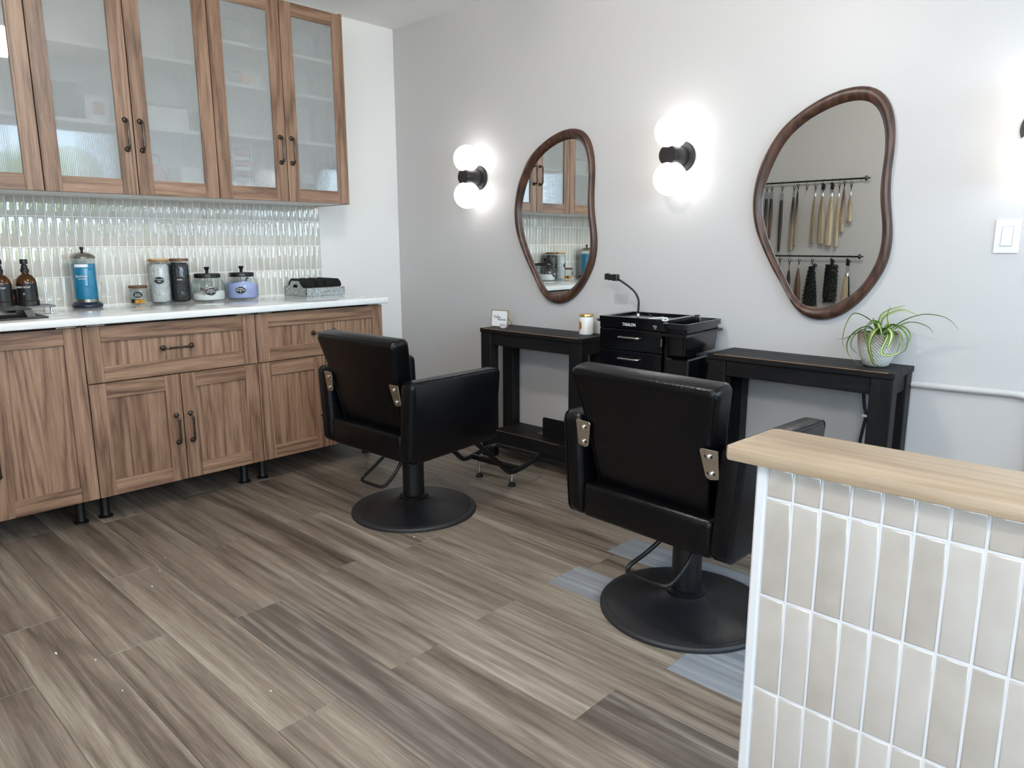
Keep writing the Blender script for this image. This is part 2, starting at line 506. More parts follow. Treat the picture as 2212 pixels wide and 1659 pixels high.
# ------------------------------------------------------------------ mesh helpers
class MB:
    """collects simple shapes; build() links them as ONE mesh object"""

    def __init__(self):
        self.bm = bmesh.new()

    def _add(self, verts, faces):
        vs = [self.bm.verts.new(v) for v in verts]
        out = []
        for f in faces:
            try:
                out.append(self.bm.faces.new([vs[i] for i in f]))
            except ValueError:
                pass
        return vs, out

    def box(self, x0, x1, y0, y1, z0, z1, bevel=0.0, seg=1):
        v = [(x, y, z) for x in (x0, x1) for y in (y0, y1) for z in (z0, z1)]
        f = [(0, 1, 3, 2), (4, 6, 7, 5), (0, 4, 5, 1), (2, 3, 7, 6), (0, 2, 6, 4), (1, 5, 7, 3)]
        vs, fs = self._add(v, f)
        if bevel:
            es = list({e for q in fs for e in q.edges})
            bmesh.ops.bevel(self.bm, geom=es, offset=bevel, segments=seg, affect='EDGES', profile=0.5)
        return self

    def hexa(self, pts, bevel=0.0, seg=1):
        """8 corners: bottom 4 (ccw) then top 4"""
        f = [(3, 2, 1, 0), (4, 5, 6, 7), (0, 1, 5, 4), (1, 2, 6, 5), (2, 3, 7, 6), (3, 0, 4, 7)]
        vs, fs = self._add(pts, f)
        if bevel:
            es = list({e for q in fs for e in q.edges})
            bmesh.ops.bevel(self.bm, geom=es, offset=bevel, segments=seg, affect='EDGES', profile=0.5)
        return self

    def lathe(self, prof, n=32, c=(0, 0, 0), axis='Z', a0=0.0):
        vs, fs = [], []
        for r, z in prof:
            for i in range(n):
                a = a0 + 2 * PI * i / n
                p = (r * math.cos(a), r * math.sin(a), z)
                if axis == 'Y':
                    p = (p[0], z, p[1])
                elif axis == 'X':
                    p = (z, p[0], p[1])
                vs.append((p[0] + c[0], p[1] + c[1], p[2] + c[2]))
        k = len(prof)
        for j in range(k - 1):
            for i in range(n):
                a, b = j * n + i, j * n + (i + 1) % n
                fs.append((a, b, b + n, a + n))
        fs.append(tuple(range(n))[::-1])
        fs.append(tuple((k - 1) * n + i for i in range(n)))
        self._add(vs, fs)
        return self

    def sphere(self, c, r, n=32, k=16):
        self.lathe([(r * math.sin(PI * j / k) + 1e-5, -r * math.cos(PI * j / k)) for j in range(k + 1)], n, c)
        return self

    def tube(self, pts, r, n=10, closed=False, radii=None):
        P_ = [Vector(p) for p in pts]
        k = len(P_)
        vs, fs = [], []
        up = None
        for i, p in enumerate(P_):
            a = P_[i - 1] if (i > 0 or closed) else p
            b = P_[(i + 1) % k] if (i < k - 1 or closed) else p
            t = (b - a).normalized()
            if up is None:
                up = Vector((0, 0, 1)) if abs(t.z) < 0.9 else Vector((1, 0, 0))
                up = (up - t * up.dot(t)).normalized()
            else:
                up = (up - t * up.dot(t))
                up = up.normalized() if up.length > 1e-6 else Vector((1, 0, 0))
            s = t.cross(up)
            rr = radii[i] if radii else r
            for j in range(n):
                q = 2 * PI * j / n
                vs.append(p + up * (rr * math.cos(q)) + s * (rr * math.sin(q)))
        m_ = k if closed else k - 1
        for i in range(m_):
            for j in range(n):
                a, b = i * n + j, i * n + (j + 1) % n
                c, d = ((i + 1) % k) * n + (j + 1) % n, ((i + 1) % k) * n + j
                fs.append((a, b, c, d))
        if not closed:
            fs.append(tuple(range(n))[::-1])
            fs.append(tuple((k - 1) * n + j for j in range(n)))
        self._add(vs, fs)
        return self

    def prism(self, poly, h0, h1, axis='Z', bevel=0.0, seg=1):
        def P3(a, b, h):
            return {'Z': (a, b, h), 'Y': (a, h, b), 'X': (h, a, b)}[axis]
        n = len(poly)
        vs = [P3(a, b, h0) for a, b in poly] + [P3(a, b, h1) for a, b in poly]
        fs = [tuple(range(n))[::-1], tuple(range(n, 2 * n))] + [(i, (i + 1) % n, n + (i + 1) % n, n + i) for i in range(n)]
        _, F = self._add(vs, fs)
        if bevel:
            es = list(set(F[0].edges) | set(F[1].edges))
            bmesh.ops.bevel(self.bm, geom=es, offset=bevel, segments=seg, affect='EDGES', profile=0.5)
        return self

    def loft(self, rings, cap=True):
        n = len(rings[0])
        vs = [p for r in rings for p in r]
        fs = []
        for j in range(len(rings) - 1):
            for i in range(n):
                a, b = j * n + i, j * n + (i + 1) % n
                fs.append((a, b, b + n, a + n))
        if cap:
            fs.append(tuple(range(n))[::-1])
            fs.append(tuple((len(rings) - 1) * n + i for i in range(n)))
        self._add(vs, fs)
        return self

    def mesh(self, name, mat, smooth=True, angle=40):
        bmesh.ops.recalc_face_normals(self.bm, faces=self.bm.faces)
        me = bpy.data.meshes.new(name)
        self.bm.to_mesh(me)
        self.bm.free()
        me.materials.append(mat)
        if smooth:
            for p in me.polygons:
                p.use_smooth = True
            me.set_sharp_from_angle(angle=math.radians(angle))
        return me

    def build(self, name, mat, parent=None, smooth=True, angle=40):
        return link(name, self.mesh(name, mat, smooth, angle), parent)


def link(name, data, parent=None):
    o = bpy.data.objects.new(name, data)
    COL.objects.link(o)
    if parent is not None:
        o.parent = parent
    return o


def tag(o, label=None, cat=None, group=None, kind=None):
    if label:
        o['label'] = label
    if cat:
        o['category'] = cat
    if group:
        o['group'] = group
    if kind:
        o['kind'] = kind
    return o


def thing(name, label, cat, loc=(0, 0, 0), rz=0.0, group=None):
    o = link(name, None)
    o.location = loc
    o.rotation_euler = (0, 0, rz)
    o.empty_display_size = 0.05
    return tag(o, label, cat, group)


def box(x0, x1, y0, y1, z0, z1, bevel=0.0, seg=1):
    return MB().box(x0, x1, y0, y1, z0, z1, bevel, seg)


def copy_tree(o, parent=None):
    c = o.copy()
    COL.objects.link(c)
    c.parent = parent
    for ch in o.children:
        copy_tree(ch, c)
    return c


def text(name, s, size, mat, parent, loc, rot, extrude=0.0004, align='CENTER', shear=0.0, squeeze=1.0):
    cu = bpy.data.curves.new(name, 'FONT')
    cu.body = s
    cu.size = size
    cu.extrude = extrude
    cu.align_x = align
    cu.align_y = 'CENTER'
    cu.shear = shear
    cu.resolution_u = 3
    cu.space_line = 0.85
    tmp = bpy.data.objects.new('tmp_text', cu)
    COL.objects.link(tmp)
    dg = bpy.context.evaluated_depsgraph_get()
    me = bpy.data.meshes.new_from_object(tmp.evaluated_get(dg))
    bpy.data.objects.remove(tmp)
    me.materials.clear()
    me.materials.append(mat)
    o = link(name, me, parent)
    o.location = loc
    o.rotation_euler = rot
    o.scale = (squeeze, 1, 1)
    return o


def smooth_path(pts, n=6, closed=False):
    """Catmull-Rom"""
    P_ = [Vector(p) for p in pts]
    k = len(P_)
    out = []
    rng = range(k) if closed else range(k - 1)
    for i in rng:
        g = (lambda j: P_[j % k]) if closed else (lambda j: P_[max(0, min(k - 1, j))])
        p0, p1, p2, p3 = g(i - 1), g(i), g(i + 1), g(i + 2)
        for s in range(n):
            t = s / n
            out.append(0.5 * ((2 * p1) + (p2 - p0) * t + (2 * p0 - 5 * p1 + 4 * p2 - p3) * t * t + (3 * p1 - p0 - 3 * p2 + p3) * t ** 3))
    if not closed:
        out.append(P_[-1])
    return out


def struct(o):
    o['kind'] = 'structure'
    return o


# ------------------------------------------------------------------ room shell
T = 0.12
struct(box(-T, 0, YO - T, 0.0, 0, H).build('wall_left', M['wall'], smooth=False))
struct(box(-T, XR + T, 0, T, 0, H).build('wall_back', M['wall_grey'], smooth=False))
struct(box(0, XO, YO - T, YO, 0, H).build('wall_opposite', M['wall_grey'], smooth=False))
struct(box(XO - T, XO, YF, YO - T, 0, H).build('wall_entry', M['wall'], smooth=False))
struct(box(-T, XR + T, YF - T, T, H, H + T).build('ceiling', M['ceiling'], smooth=False))
# right wall round its window (y -3.2..-0.3, z 1.1..2.3)
wy0, wy1, wz0, wz1 = -3.40, -0.15, 1.12, 2.45
mb = MB()
mb.box(XR, XR + T, YF - T, 0, 0, wz0)
mb.box(XR, XR + T, YF - T, 0, wz1, H)
mb.box(XR, XR + T, YF - T, wy0, wz0, wz1)
mb.box(XR, XR + T, wy1, 0, wz0, wz1)
struct(mb.build('wall_right', M['wall'], smooth=False))
w = struct(link('window_1', None))
w.location = (XR + 0.05, 0, 0)
for y in (wy0, (wy0 * 2 + wy1) / 3, (wy0 + wy1 * 2) / 3, wy1 - 0.05):
    box(-0.03, 0.03, y, y + 0.05, wz0, wz1).build('mullion', M['white_trim'], w, smooth=False)
for z in (wz0, wz1 - 0.05):
    box(-0.03, 0.03, wy0, wy1, z, z + 0.05).build('frame_rail', M['white_trim'], w, smooth=False)
for i in range(3):
    y = wy0 + i * (wy1 - wy0) / 3
    box(-0.003, 0.003, y + 0.05, y + (wy1 - wy0) / 3 - 0.002, wz0 + 0.05, wz1 - 0.05).build('pane', M['pane'], w, smooth=False)
# street front round its shop window (x 2.6..6.3, z 0.3..2.4)
fx0, fx1, fz0, fz1 = 3.3, 5.1, 0.9, 2.3
mb = MB()
mb.box(XO - T, XR, YF - T, YF, 0, fz0)
mb.box(XO - T, XR, YF - T, YF, fz1, H)
mb.box(XO - T, fx0, YF - T, YF, fz0, fz1)
mb.box(fx1, XR, YF - T, YF, fz0, fz1)
struct(mb.build('wall_front', M['wall'], smooth=False))
w = struct(link('window_2', None))
w.location = (0, YF - 0.05, 0)
for i in range(4):
    x = fx0 + i * (fx1 - fx0 - 0.05) / 3
    box(x, x + 0.05, -0.03, 0.03, fz0, fz1).build('mullion', M['white_trim'], w, smooth=False)
    if i < 3:
        box(x + 0.05, x + (fx1 - fx0 - 0.05) / 3, -0.003, 0.003, fz0 + 0.05, fz1 - 0.05).build('pane', M['pane'], w, smooth=False)
for z in (fz0, fz1 - 0.05):
    box(fx0, fx1, -0.03, 0.03, z, z + 0.05).build('frame_rail', M['white_trim'], w, smooth=False)
# outside
g = box(-4, 22, -20, 8, -0.25, -0.13).build('ground_outside', M['pavement'], smooth=False)
struct(g)
hb = MB()
for i in range(26):
    hb.sphere((8.2 + random.uniform(-0.3, 0.3), -0.9 + i * 0.12, random.uniform(0.5, 2.4)), random.uniform(0.3, 0.5), 10, 7)
tag(hb.build('hedge', M['hedge']), 'green hedge outside the side window', 'hedge', kind='stuff')

# floor: slab with every plank its own piece
floor = struct(box(-T, XR + T, YF - T, T, -0.12, -0.004).build('floor', plain('underlay', srgb(60, 54, 48), 0.9), smooth=False))
PITCHY = 0.1825
Y0 = -0.679
starts = {0: 2.38, 1: 1.20, 2: 2.38, 3: 1.77, 4: 2.39, 5: 1.72, 6: 1.19, 7: 1.80, 8: 1.20, 9: 1.74, 10: 1.37, 11: 1.75, 12: 0.9, 13: 2.1}
plank_mesh = {}


def plank(x0, x1, y0, y1, mat):
    key = (round(x1 - x0, 3), round(y1 - y0, 3), mat)
    if key not in plank_mesh:
        w_, d_ = x1 - x0, y1 - y0
        g_, b_ = 0.0004, 0.0012
        v = []
        for z, q in ((-0.004, g_), (-b_, g_), (0, g_ + b_)):
            v += [(q, q, z), (w_ - q, q, z), (w_ - q, d_ - q, z), (q, d_ - q, z)]
        mb_ = MB()
        f = [(8, 9, 10, 11)]
        for k in (0, 4):
            f += [(k + i, k + (i + 1) % 4, k + 4 + (i + 1) % 4, k + 4 + i) for i in range(4)]
        mb_._add(v, f)
        plank_mesh[key] = mb_.mesh('plank', M[mat], smooth=False)
    o = link('plank', plank_mesh[key], floor)
    o.location = (x0, y0, 0)


special = {(0, 2.38): 'plank_blue', (2, 2.38): 'plank_blue', (3, 2.99): 'plank_blue', (5, 2.94): 'plank_dark', (7, 1.80): 'plank_dark'}
for k in range(-4, 27):
    y1 = Y0 - PITCHY * k
    y0 = y1 - PITCHY
    y1 = min(y1, 0.0)
    if y0 >= 0 or y0 < YF:
        continue
    s = starts.get(k, random.uniform(0, 1.2))
    x = s - 1.22 * math.ceil(s / 1.22)
    xmin = 0.0 if y0 > YO else XO
    while x < XR:
        a, b = max(x, xmin), min(x + 1.22, XR)
        if b - a > 0.03:
            mt = 'plank'
            for (kk, xx), mm in special.items():
                if kk == k and abs(xx - x) < 0.06:
                    mt = mm
            plank(a, b, y0, y1, mt)
        x += 1.22

# ------------------------------------------------------------------ cabinets
Y_END = -0.629
CW = 0.762


def handle_mesh():
    mb_ = MB()
    for s in (-1, 1):
        mb_.lathe([(0.0125, 0.0), (0.0125, 0.003), (0.010, 0.005), (0.0085, 0.009), (0.0055, 0.010), (0.0055, 0.018)], 16, (0, 0, s * 0.0635), 'X')
    path = [(0.014, 0, -0.0635), (0.024, 0, -0.0625), (0.030, 0, -0.055), (0.031, 0, -0.042), (0.031, 0, -0.03), (0.031, 0, 0.03), (0.031, 0, 0.042), (0.030, 0, 0.055), (0.024, 0, 0.0625), (0.014, 0, 0.0635)]
    mb_.tube(path, 0.0048, 10)
    for s in (-1, 1):
        mb_.tube([(0.031, 0, s * 0.040), (0.031, 0, s * 0.046)], 0.0062, 12)
    return mb_.mesh('handle', M['bronze'])


HANDLE = handle_mesh()


def shaker(name, parent, xf, y0, y1, z0, z1, glass=False, hpos=None, hrot=0.0, st=0.067):
    """framed door or drawer front: panel (the door object) with stiles, rails and handle as its pieces"""
    g_ = 0.0020
    y0, y1, z0, z1 = y0 + g_, y1 - g_, z0 + g_, z1 - g_
    t = 0.019
    if glass:
        d = box(xf - 0.011, xf - 0.007, y0 + st - 0.006, y1 - st + 0.006, z0 + st - 0.006, z1 - st + 0.006).build(name, M['ribbed'], parent, smooth=False)
        d['label'] = 'ribbed translucent glass pane of the door'
    else:
        d = box(xf - 0.018, xf - 0.011, y0 + st - 0.004, y1 - st + 0.004, z0 + st - 0.004, z1 - st + 0.004).build(name, M['walnut_v'], parent, smooth=False)
    for a, b in ((y0, y0 + st), (y1 - st, y1)):
        box(xf - t, xf, a, b, z0, z1, 0.0012).build('stile', M['walnut_v'], d, smooth=False)
    for a, b in ((z0, z0 + st), (z1 - st, z1)):
        box(xf - t, xf - 0.0004, y0 + st, y1 - st, a, b, 0.0012).build('rail', M['walnut_h'], d, smooth=False)
    if hpos:
        h = link('handle', HANDLE, d)
        h.location = (xf, hpos[0], hpos[1])
        h.rotation_euler = (hrot, 0, 0)
    return d


def upper_cabinet(y0, label, group, shelves, end_panel=False):
    c = thing('wall_cabinet', label, 'cabinet', (0, 0, 0), 0, group)
    xf, z0, z1 = 0.364, 1.431, 2.436
    xb = xf - 0.021
    y1 = y0 + CW
    e = 0.0015
    t = 0.018
    box(0.002, xb, y0 + e, y0 + t, z0, z1).build('side_panel', M['box_white'], c, smooth=False)
    if end_panel:
        box(0.002, xf - 0.001, y1 - t, y1 - e, z0 - 0.002, z1 + 0.004).build('cover_panel', M['walnut_v'], c, smooth=False)
    else:
        box(0.002, xb, y1 - t, y1 - e, z0, z1).build('side_panel', M['box_white'], c, smooth=False)
    box(0.002, xb, y0 + t, y1 - t, z0, z0 + t).build('bottom_panel', M['box_white'], c, smooth=False)
    box(0.002, xb, y0 + t, y1 - t, z1 - t, z1).build('top_panel', M['box_white'], c, smooth=False)
    box(0.002, 0.010, y0 + t, y1 - t, z0 + t, z1 - t).build('back_panel', M['box_white'], c, smooth=False)
    for z in shelves:
        box(0.012, xb - 0.03, y0 + t, y1 - t, z - 0.016, z).build('shelf', M['box_white'], c, smooth=False)
    ym = (y0 + y1) / 2
    hz = (1.757 + 1.631) / 2
    shaker('glass_door', c, xf, y0, ym, z0, z1, True, (ym - 0.034, hz))
    shaker('glass_door', c, xf, ym, y1, z0, z1, True, (ym + 0.030, hz))
    return c


upper_cabinet(Y_END - 3 * CW, 'walnut glass-fronted wall cabinet above the soap bottles, cut by the picture edge', 'wall cabinets', (2.07, 1.75))
upper_cabinet(Y_END - 2 * CW, 'walnut wall cabinet with ribbed glass doors above the blue jar, middle one', 'wall cabinets', (2.07, 1.75))
upper_cabinet(Y_END - CW, 'walnut wall cabinet with ribbed glass doors above the rolled towels', 'wall cabinets', (2.20, 2.005, 1.76), True)

LEG = MB().lathe([(0.030, 0.0), (0.030, 0.006), (0.021, 0.012), (0.019, 0.02), (0.019, 0.118), (0.028, 0.122), (0.028, 0.128)], 20).mesh('leg', M['leg_plastic'])


def base_cabinet(y0, label, drawer, end_panel=False):
    c = thing('base_cabinet', label, 'cabinet', (0, 0, 0), 0, 'base cabinets under the counter')
    xf, z0, z1 = 0.632, 0.128, 0.874
    xb = xf - 0.021
    y1 = y0 + CW
    e, t = 0.0015, 0.018
    box(0.02, xb, y0 + e, y0 + t, z0, z1 - 0.002).build('side_panel', M['box_white'], c, smooth=False)
    if end_panel:
        box(0.02, xf - 0.001, y1 - t, y1 - e, z0, z1).build('cover_panel', M['walnut_v'], c, smooth=False)
    else:
        box(0.02, xb, y1 - t, y1 - e, z0, z1 - 0.002).build('side_panel', M['box_white'], c, smooth=False)
    box(0.02, xb, y0 + t, y1 - t, z0, z0 + t).build('bottom_panel', M['box_white'], c, smooth=False)
    box(0.02, 0.028, y0 + t, y1 - t, z0 + t, z1 - 0.02).build('back_panel', M['box_white'], c, smooth=False)
    for yy in (y0 + 0.02, y1 - 0.09):
        box(xb - 0.05, xf - 0.004, yy, yy + 0.07, z1, z1 + 0.003).build('bracket', M['brushed'], c, smooth=False)
    ym = (y0 + y1) / 2
    zd = 0.630
    if drawer:
        shaker('drawer_front', c, xf, y0, y1, zd, z1, False, (ym, 0.754), PI / 2)
        top = zd
        hz = 0.375
    else:
        top, hz = z1, 0.375
    shaker('door', c, xf, y0, ym, z0, top, False, (ym - 0.032, hz))
    shaker('door', c, xf, ym, y1, z0, top, False, (ym + 0.032, hz))
    for yy in (y0 + 0.05, y1 - 0.05):
        for xx in (0.10, 0.50):
            l = link('leg', LEG, c)
            l.location = (xx, yy, 0)
    return c


base_cabinet(Y_END - 3 * CW, 'walnut base cabinet with full height doors, cut by the picture edge', False)
base_cabinet(Y_END - 2 * CW, 'walnut base cabinet with one drawer over two doors, beside the full height one', True)
base_cabinet(Y_END - CW, 'walnut base cabinet with drawer, half hidden by the left salon chair', True, True)

ct = MB()
ct.box(0.0, 0.665, -3.10, -0.604, 0.882, 0.914, 0.006, 3)
tag(ct.build('countertop', M['quartz']), 'glossy white quartz countertop over the walnut base cabinets', 'countertop')
ZC = 0.914

# backsplash
bs = box(0.0005, 0.0083, -2.95, -0.606, ZC, 1.4305).build('backsplash', M['grout'], smooth=False)
tag(bs, 'backsplash of narrow upright glazed greige tiles behind the counter', 'backsplash')


def tile_mesh(w_, h_, axis, mat, t=0.0088, b=0.0045):
    """chamfered tile, face towards +X (axis 'X') or -Y (axis 'Y')"""
    v = []
    for d_, q in ((0.0, 0.0), (t - b * 0.5, 0.0), (t - b * 0.12, b * 0.45), (t, b)):
        for a, z in ((q, q), (w_ - q, q), (w_ - q, h_ - q), (q, h_ - q)):
            v.append((d_, a, z) if axis == 'X' else (a, -d_, z))
    mb_ = MB()
    f = [(12, 13, 14, 15)]
    for k in (0, 4, 8):
        f += [(k + i, k + (i + 1) % 4, k + 4 + (i + 1) % 4, k + 4 + i) for i in range(4)]
    mb_._add(v, f)
    return mb_.mesh('tile', M[mat], smooth=True, angle=60)


rows = [(0.916, 1.0555), (1.0585, 1.197), (1.200, 1.3385), (1.3415, 1.4295)]
PC = 0.0385
tms = [tile_mesh(PC - 0.0045, b - a - 0.001, 'X', 'tile') for a, b in rows]
for i in range(60):
    ya = -0.608 - PC * (i + 1)
    if ya < -2.945:
        break
    for (a, b), tm in zip(rows, tms):
        o = link('tile', tm, bs)
        o.location = (0.0015 + random.uniform(0, 0.0006), ya + 0.0015, a)
        o.rotation_euler = (0, random.uniform(-0.004, 0.004), random.uniform(-0.012, 0.012))

# ------------------------------------------------------------------ half wall
HY = -2.15
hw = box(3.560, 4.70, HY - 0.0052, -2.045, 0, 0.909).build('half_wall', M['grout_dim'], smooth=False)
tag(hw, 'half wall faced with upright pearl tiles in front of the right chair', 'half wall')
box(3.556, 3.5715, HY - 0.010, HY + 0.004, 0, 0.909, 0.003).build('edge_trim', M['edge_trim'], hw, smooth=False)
zl = [0.9075, 0.862, 0.716, 0.570, 0.424, 0.278, 0.132, 0.0]
PX = 0.0376
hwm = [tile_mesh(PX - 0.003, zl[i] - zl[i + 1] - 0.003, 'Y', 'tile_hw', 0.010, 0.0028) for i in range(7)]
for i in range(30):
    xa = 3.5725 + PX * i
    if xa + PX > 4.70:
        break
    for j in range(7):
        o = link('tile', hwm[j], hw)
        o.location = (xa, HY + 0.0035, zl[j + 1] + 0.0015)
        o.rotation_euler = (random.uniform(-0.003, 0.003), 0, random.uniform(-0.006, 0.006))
cap = MB()
cap.prism([(3.513, -2.166), (3.519, -2.175), (4.78, -2.175), (4.78, -2.028), (3.532, -2.028), (3.520, -2.036)], 0.9092, 0.930, 'Z', 0.004, 2)
tag(cap.build('ledge_board', M['cap_wood']), 'pale worn wooden cap board on top of the tiled half wall', 'ledge')


# ------------------------------------------------------------------ wall lights
def sconce(x, z, label):
    s = thing('wall_sconce', label, 'wall light', (x, 0, z), 0, 'double globe wall sconces')
    MB().lathe([(0.070, -0.001), (0.070, -0.012), (0.067, -0.016)], 40, (0, 0, 0), 'Y').build('backplate', M['sconce_black'], s)
    MB().lathe([(0.046, -0.014), (0.046, -0.128), (0.043, -0.132)], 32, (0, 0, 0), 'Y').build('arm', M['sconce_black'], s)
    for k in (-1, 1):
        MB().sphere((0, -0.10, k * 0.1025), 0.0765, 28, 16).build('globe', M['globe'], s, angle=180)
    return s


sconce(0.781, 1.589, 'lit double globe wall sconce left of the smaller-looking mirror, nearest the corner')
sconce(2.138, 1.602, 'lit double globe wall sconce between the two mirrors')
sconce(3.522, 1.590, 'lit double globe wall sconce above the light switch, cut by the picture edge')


def ceiling_light(x, y, label):
    c = thing('ceiling_light', label, 'ceiling light', (x, y, H), 0, 'opal ceiling globes')
    MB().lathe([(0.065, 0.0), (0.065, -0.016), (0.058, -0.022)], 32).build('canopy', M['sconce_black'], c)
    MB().lathe([(0.032, -0.014), (0.032, -0.030)], 20).build('stem', M['sconce_black'], c)
    MB().sphere((0, 0, -0.115), 0.092, 24, 14).build('globe', M['disc'], c, angle=180)


ceiling_light(2.30, -1.76, 'opal globe ceiling light between the two salon chairs')
ceiling_light(3.40, -3.45, 'added opal globe fill light near the entry wall, out of view')  # added fill lamp, out of view and kept clear of the opposite wall
ceiling_light(4.90, -3.90, 'added opal globe fill light near the shop window, out of view')  # another added lamp, unseen behind the camera, to fill the room

# ------------------------------------------------------------------ mirrors
RO = [0.2988, 0.2963, 0.2967, 0.3003, 0.3073, 0.3182, 0.3341, 0.3549, 0.3794, 0.4067, 0.4351, 0.4614, 0.4806, 0.4891, 0.4861, 0.4753, 0.4612, 0.4455, 0.4295, 0.4142, 0.4002, 0.3874, 0.375, 0.3621, 0.3485, 0.3351, 0.323, 0.3119, 0.302, 0.2931, 0.2852, 0.2781, 0.2718, 0.2661, 0.2614, 0.2576, 0.2546, 0.2522, 0.2503, 0.2492, 0.2488, 0.2487, 0.2496, 0.252, 0.256, 0.2616, 0.2692, 0.2787, 0.2906, 0.3052, 0.3234, 0.3477, 0.3793, 0.4121, 0.4369, 0.4514, 0.4579, 0.4573, 0.4508, 0.4407, 0.4288, 0.4165, 0.4044, 0.3934, 0.383, 0.3716, 0.3591, 0.3465, 0.3341, 0.3225, 0.3124, 0.3043]
RI = [0.2637, 0.2614, 0.262, 0.2657, 0.2729, 0.2837, 0.2984, 0.3172, 0.3391, 0.3633, 0.3885, 0.4124, 0.431, 0.4385, 0.4331, 0.421, 0.4067, 0.3911, 0.3763, 0.3626, 0.349, 0.3357, 0.3225, 0.3084, 0.2943, 0.281, 0.2691, 0.2587, 0.25, 0.2427, 0.2372, 0.2329, 0.2289, 0.225, 0.221, 0.2175, 0.2148, 0.2124, 0.2109, 0.2104, 0.211, 0.2128, 0.2155, 0.2189, 0.2236, 0.2297, 0.2373, 0.2468, 0.2585, 0.2731, 0.2918, 0.3162, 0.3465, 0.3753, 0.3945, 0.4039, 0.4065, 0.4045, 0.3994, 0.3925, 0.3842, 0.3748, 0.3641, 0.3524, 0.3411, 0.3301, 0.3184, 0.3065, 0.2952, 0.2851, 0.2763, 0.2689]


def wall_mirror(cx, cz, label):
    t = thing('wall_mirror', label, 'mirror', (cx, 0, cz), 0, 'freeform walnut mirrors')
    n = len(RO)
    prof = [(0.0, -0.003), (0.0, -0.018), (0.10, -0.029), (0.28, -0.035), (0.55, -0.034), (0.80, -0.028), (0.94, -0.021), (1.0, -0.014), (1.0, -0.006)]
    vs, fs = [], []
    up = 144

    def rad(R_, th):
        f = (th / (2 * PI)) % 1.0 * n
        k = int(f)
        u = f - k
        p0, p1, p2, p3 = (R_[(k - 1 + j) % n] for j in range(4))
        return 0.5 * (2 * p1 + (p2 - p0) * u + (2 * p0 - 5 * p1 + 4 * p2 - p3) * u * u + (3 * p1 - p0 - 3 * p2 + p3) * u ** 3)
    for i in range(up):
        th = 2 * PI * i / up
        ro, ri = rad(RO, th), rad(RI, th)
        for u, y in prof:
            r = ro + (ri - ro) * u
            vs.append((r * math.cos(th), y, r * math.sin(th)))
    k = len(prof)
    for i in range(up):
        for j in range(k):
            a, b = i * k + j, i * k + (j + 1) % k
            c, d_ = ((i + 1) % up) * k + (j + 1) % k, ((i + 1) % up) * k + j
            fs.append((a, b, c, d_))
    mb_ = MB()
    mb_._add(vs, fs)
    mb_.build('frame', M['frame_wood'], t, angle=60)
    poly = []
    for i in range(up):
        th = 2 * PI * i / up
        r = rad(RI, th) + 0.004
        poly.append((r * math.cos(th), r * math.sin(th)))
    MB().prism(poly, -0.012, -0.006, 'Y').build('mirror_glass', M['mirror'], t, smooth=False)
    MB().prism([(a * 0.985, b * 0.985) for a, b in poly], -0.006, -0.001, 'Y').build('backing', M['black_plastic'], t, smooth=False)


wall_mirror(1.347, 1.335, 'freeform mirror in dark walnut frame above the cream candle, nearer the corner')
wall_mirror(2.765, 1.345, 'freeform mirror in dark walnut frame above the spider plant, reflecting hair extensions')


# ------------------------------------------------------------------ console tables
def console(x0, x1, label, right_gap=0.0):
    t = thing('console_table', label, 'table', (x0, 0, 0), 0, 'black console tables')
    w_ = x1 - x0
    yb, yf, zt = -0.016, -0.262, 0.742
    th = 0.024
    nb = 3
    dy = (yb - yf) / nb
    for i in range(nb):
        box(0, w_, yf + dy * i + 0.0006, yf + dy * (i + 1) - 0.0006, zt - th, zt, 0.0025).build('top_board', M['blackwood_h'], t, smooth=False)
    lw, ld = 0.080, 0.062
    for xx in (0.004, w_ - lw - 0.004):
        for yy in (yf + 0.004, yb - ld - 0.004):
            box(xx, xx + lw, yy, yy + ld, 0, zt - th, 0.003).build('leg', M['blackwood_v'], t, smooth=False)
    a0, a1 = zt - th - 0.066, zt - th
    box(lw + 0.004, w_ - lw - 0.004, yf + 0.012, yf + 0.032, a0, a1, 0.002).build('apron', M['blackwood_h'], t, smooth=False)
    box(lw + 0.004, w_ - lw - 0.004, yb - 0.032, yb - 0.012, a0, a1, 0.002).build('apron', M['blackwood_h'], t, smooth=False)
    for xx in (0.012, w_ - 0.032):
        box(xx, xx + 0.020, yf + ld + 0.004, yb - ld - 0.004, a0, a1, 0.002).build('side_apron', M['blackwood_h'], t, smooth=False)
    # low shelf
    box(lw + 0.004, w_ - lw - 0.004, yf + 0.006, yf + 0.028, 0.080, 0.168, 0.002).build('shelf_rail', M['blackwood_h'], t, smooth=False)
    box(lw + 0.004, w_ - lw - 0.004, yb - 0.028, yb - 0.006, 0.080, 0.150, 0.002).build('shelf_rail', M['blackwood_h'], t, smooth=False)
    for a, b in ((yf + 0.030, -0.142), (-0.139, yb - 0.004)):
        box(lw + 0.004, w_ - lw - 0.004, a, b, 0.150, 0.165, 0.002).build('shelf_board', M['blackwood_h'], t, smooth=False)
    # rubbed edges that show bare wood
    box(0.03, w_ * 0.97, yf - 0.0006, yf + 0.0016, zt - 0.0022, zt + 0.0003, 0.0004).build('rubbed_edge', M['raw_edge'], t, smooth=False)
    box(lw + 0.03, w_ - lw - 0.06, yf + 0.0052, yf + 0.0066, 0.1668, 0.1684, 0.0004).build('rubbed_edge', M['raw_edge'], t, smooth=False)
    return t


console(1.042, 1.768, 'black stained wooden console table holding the candle and name frame')
console(2.455, 3.206, 'black stained wooden console table holding the spider plant')
ZT = 0.742

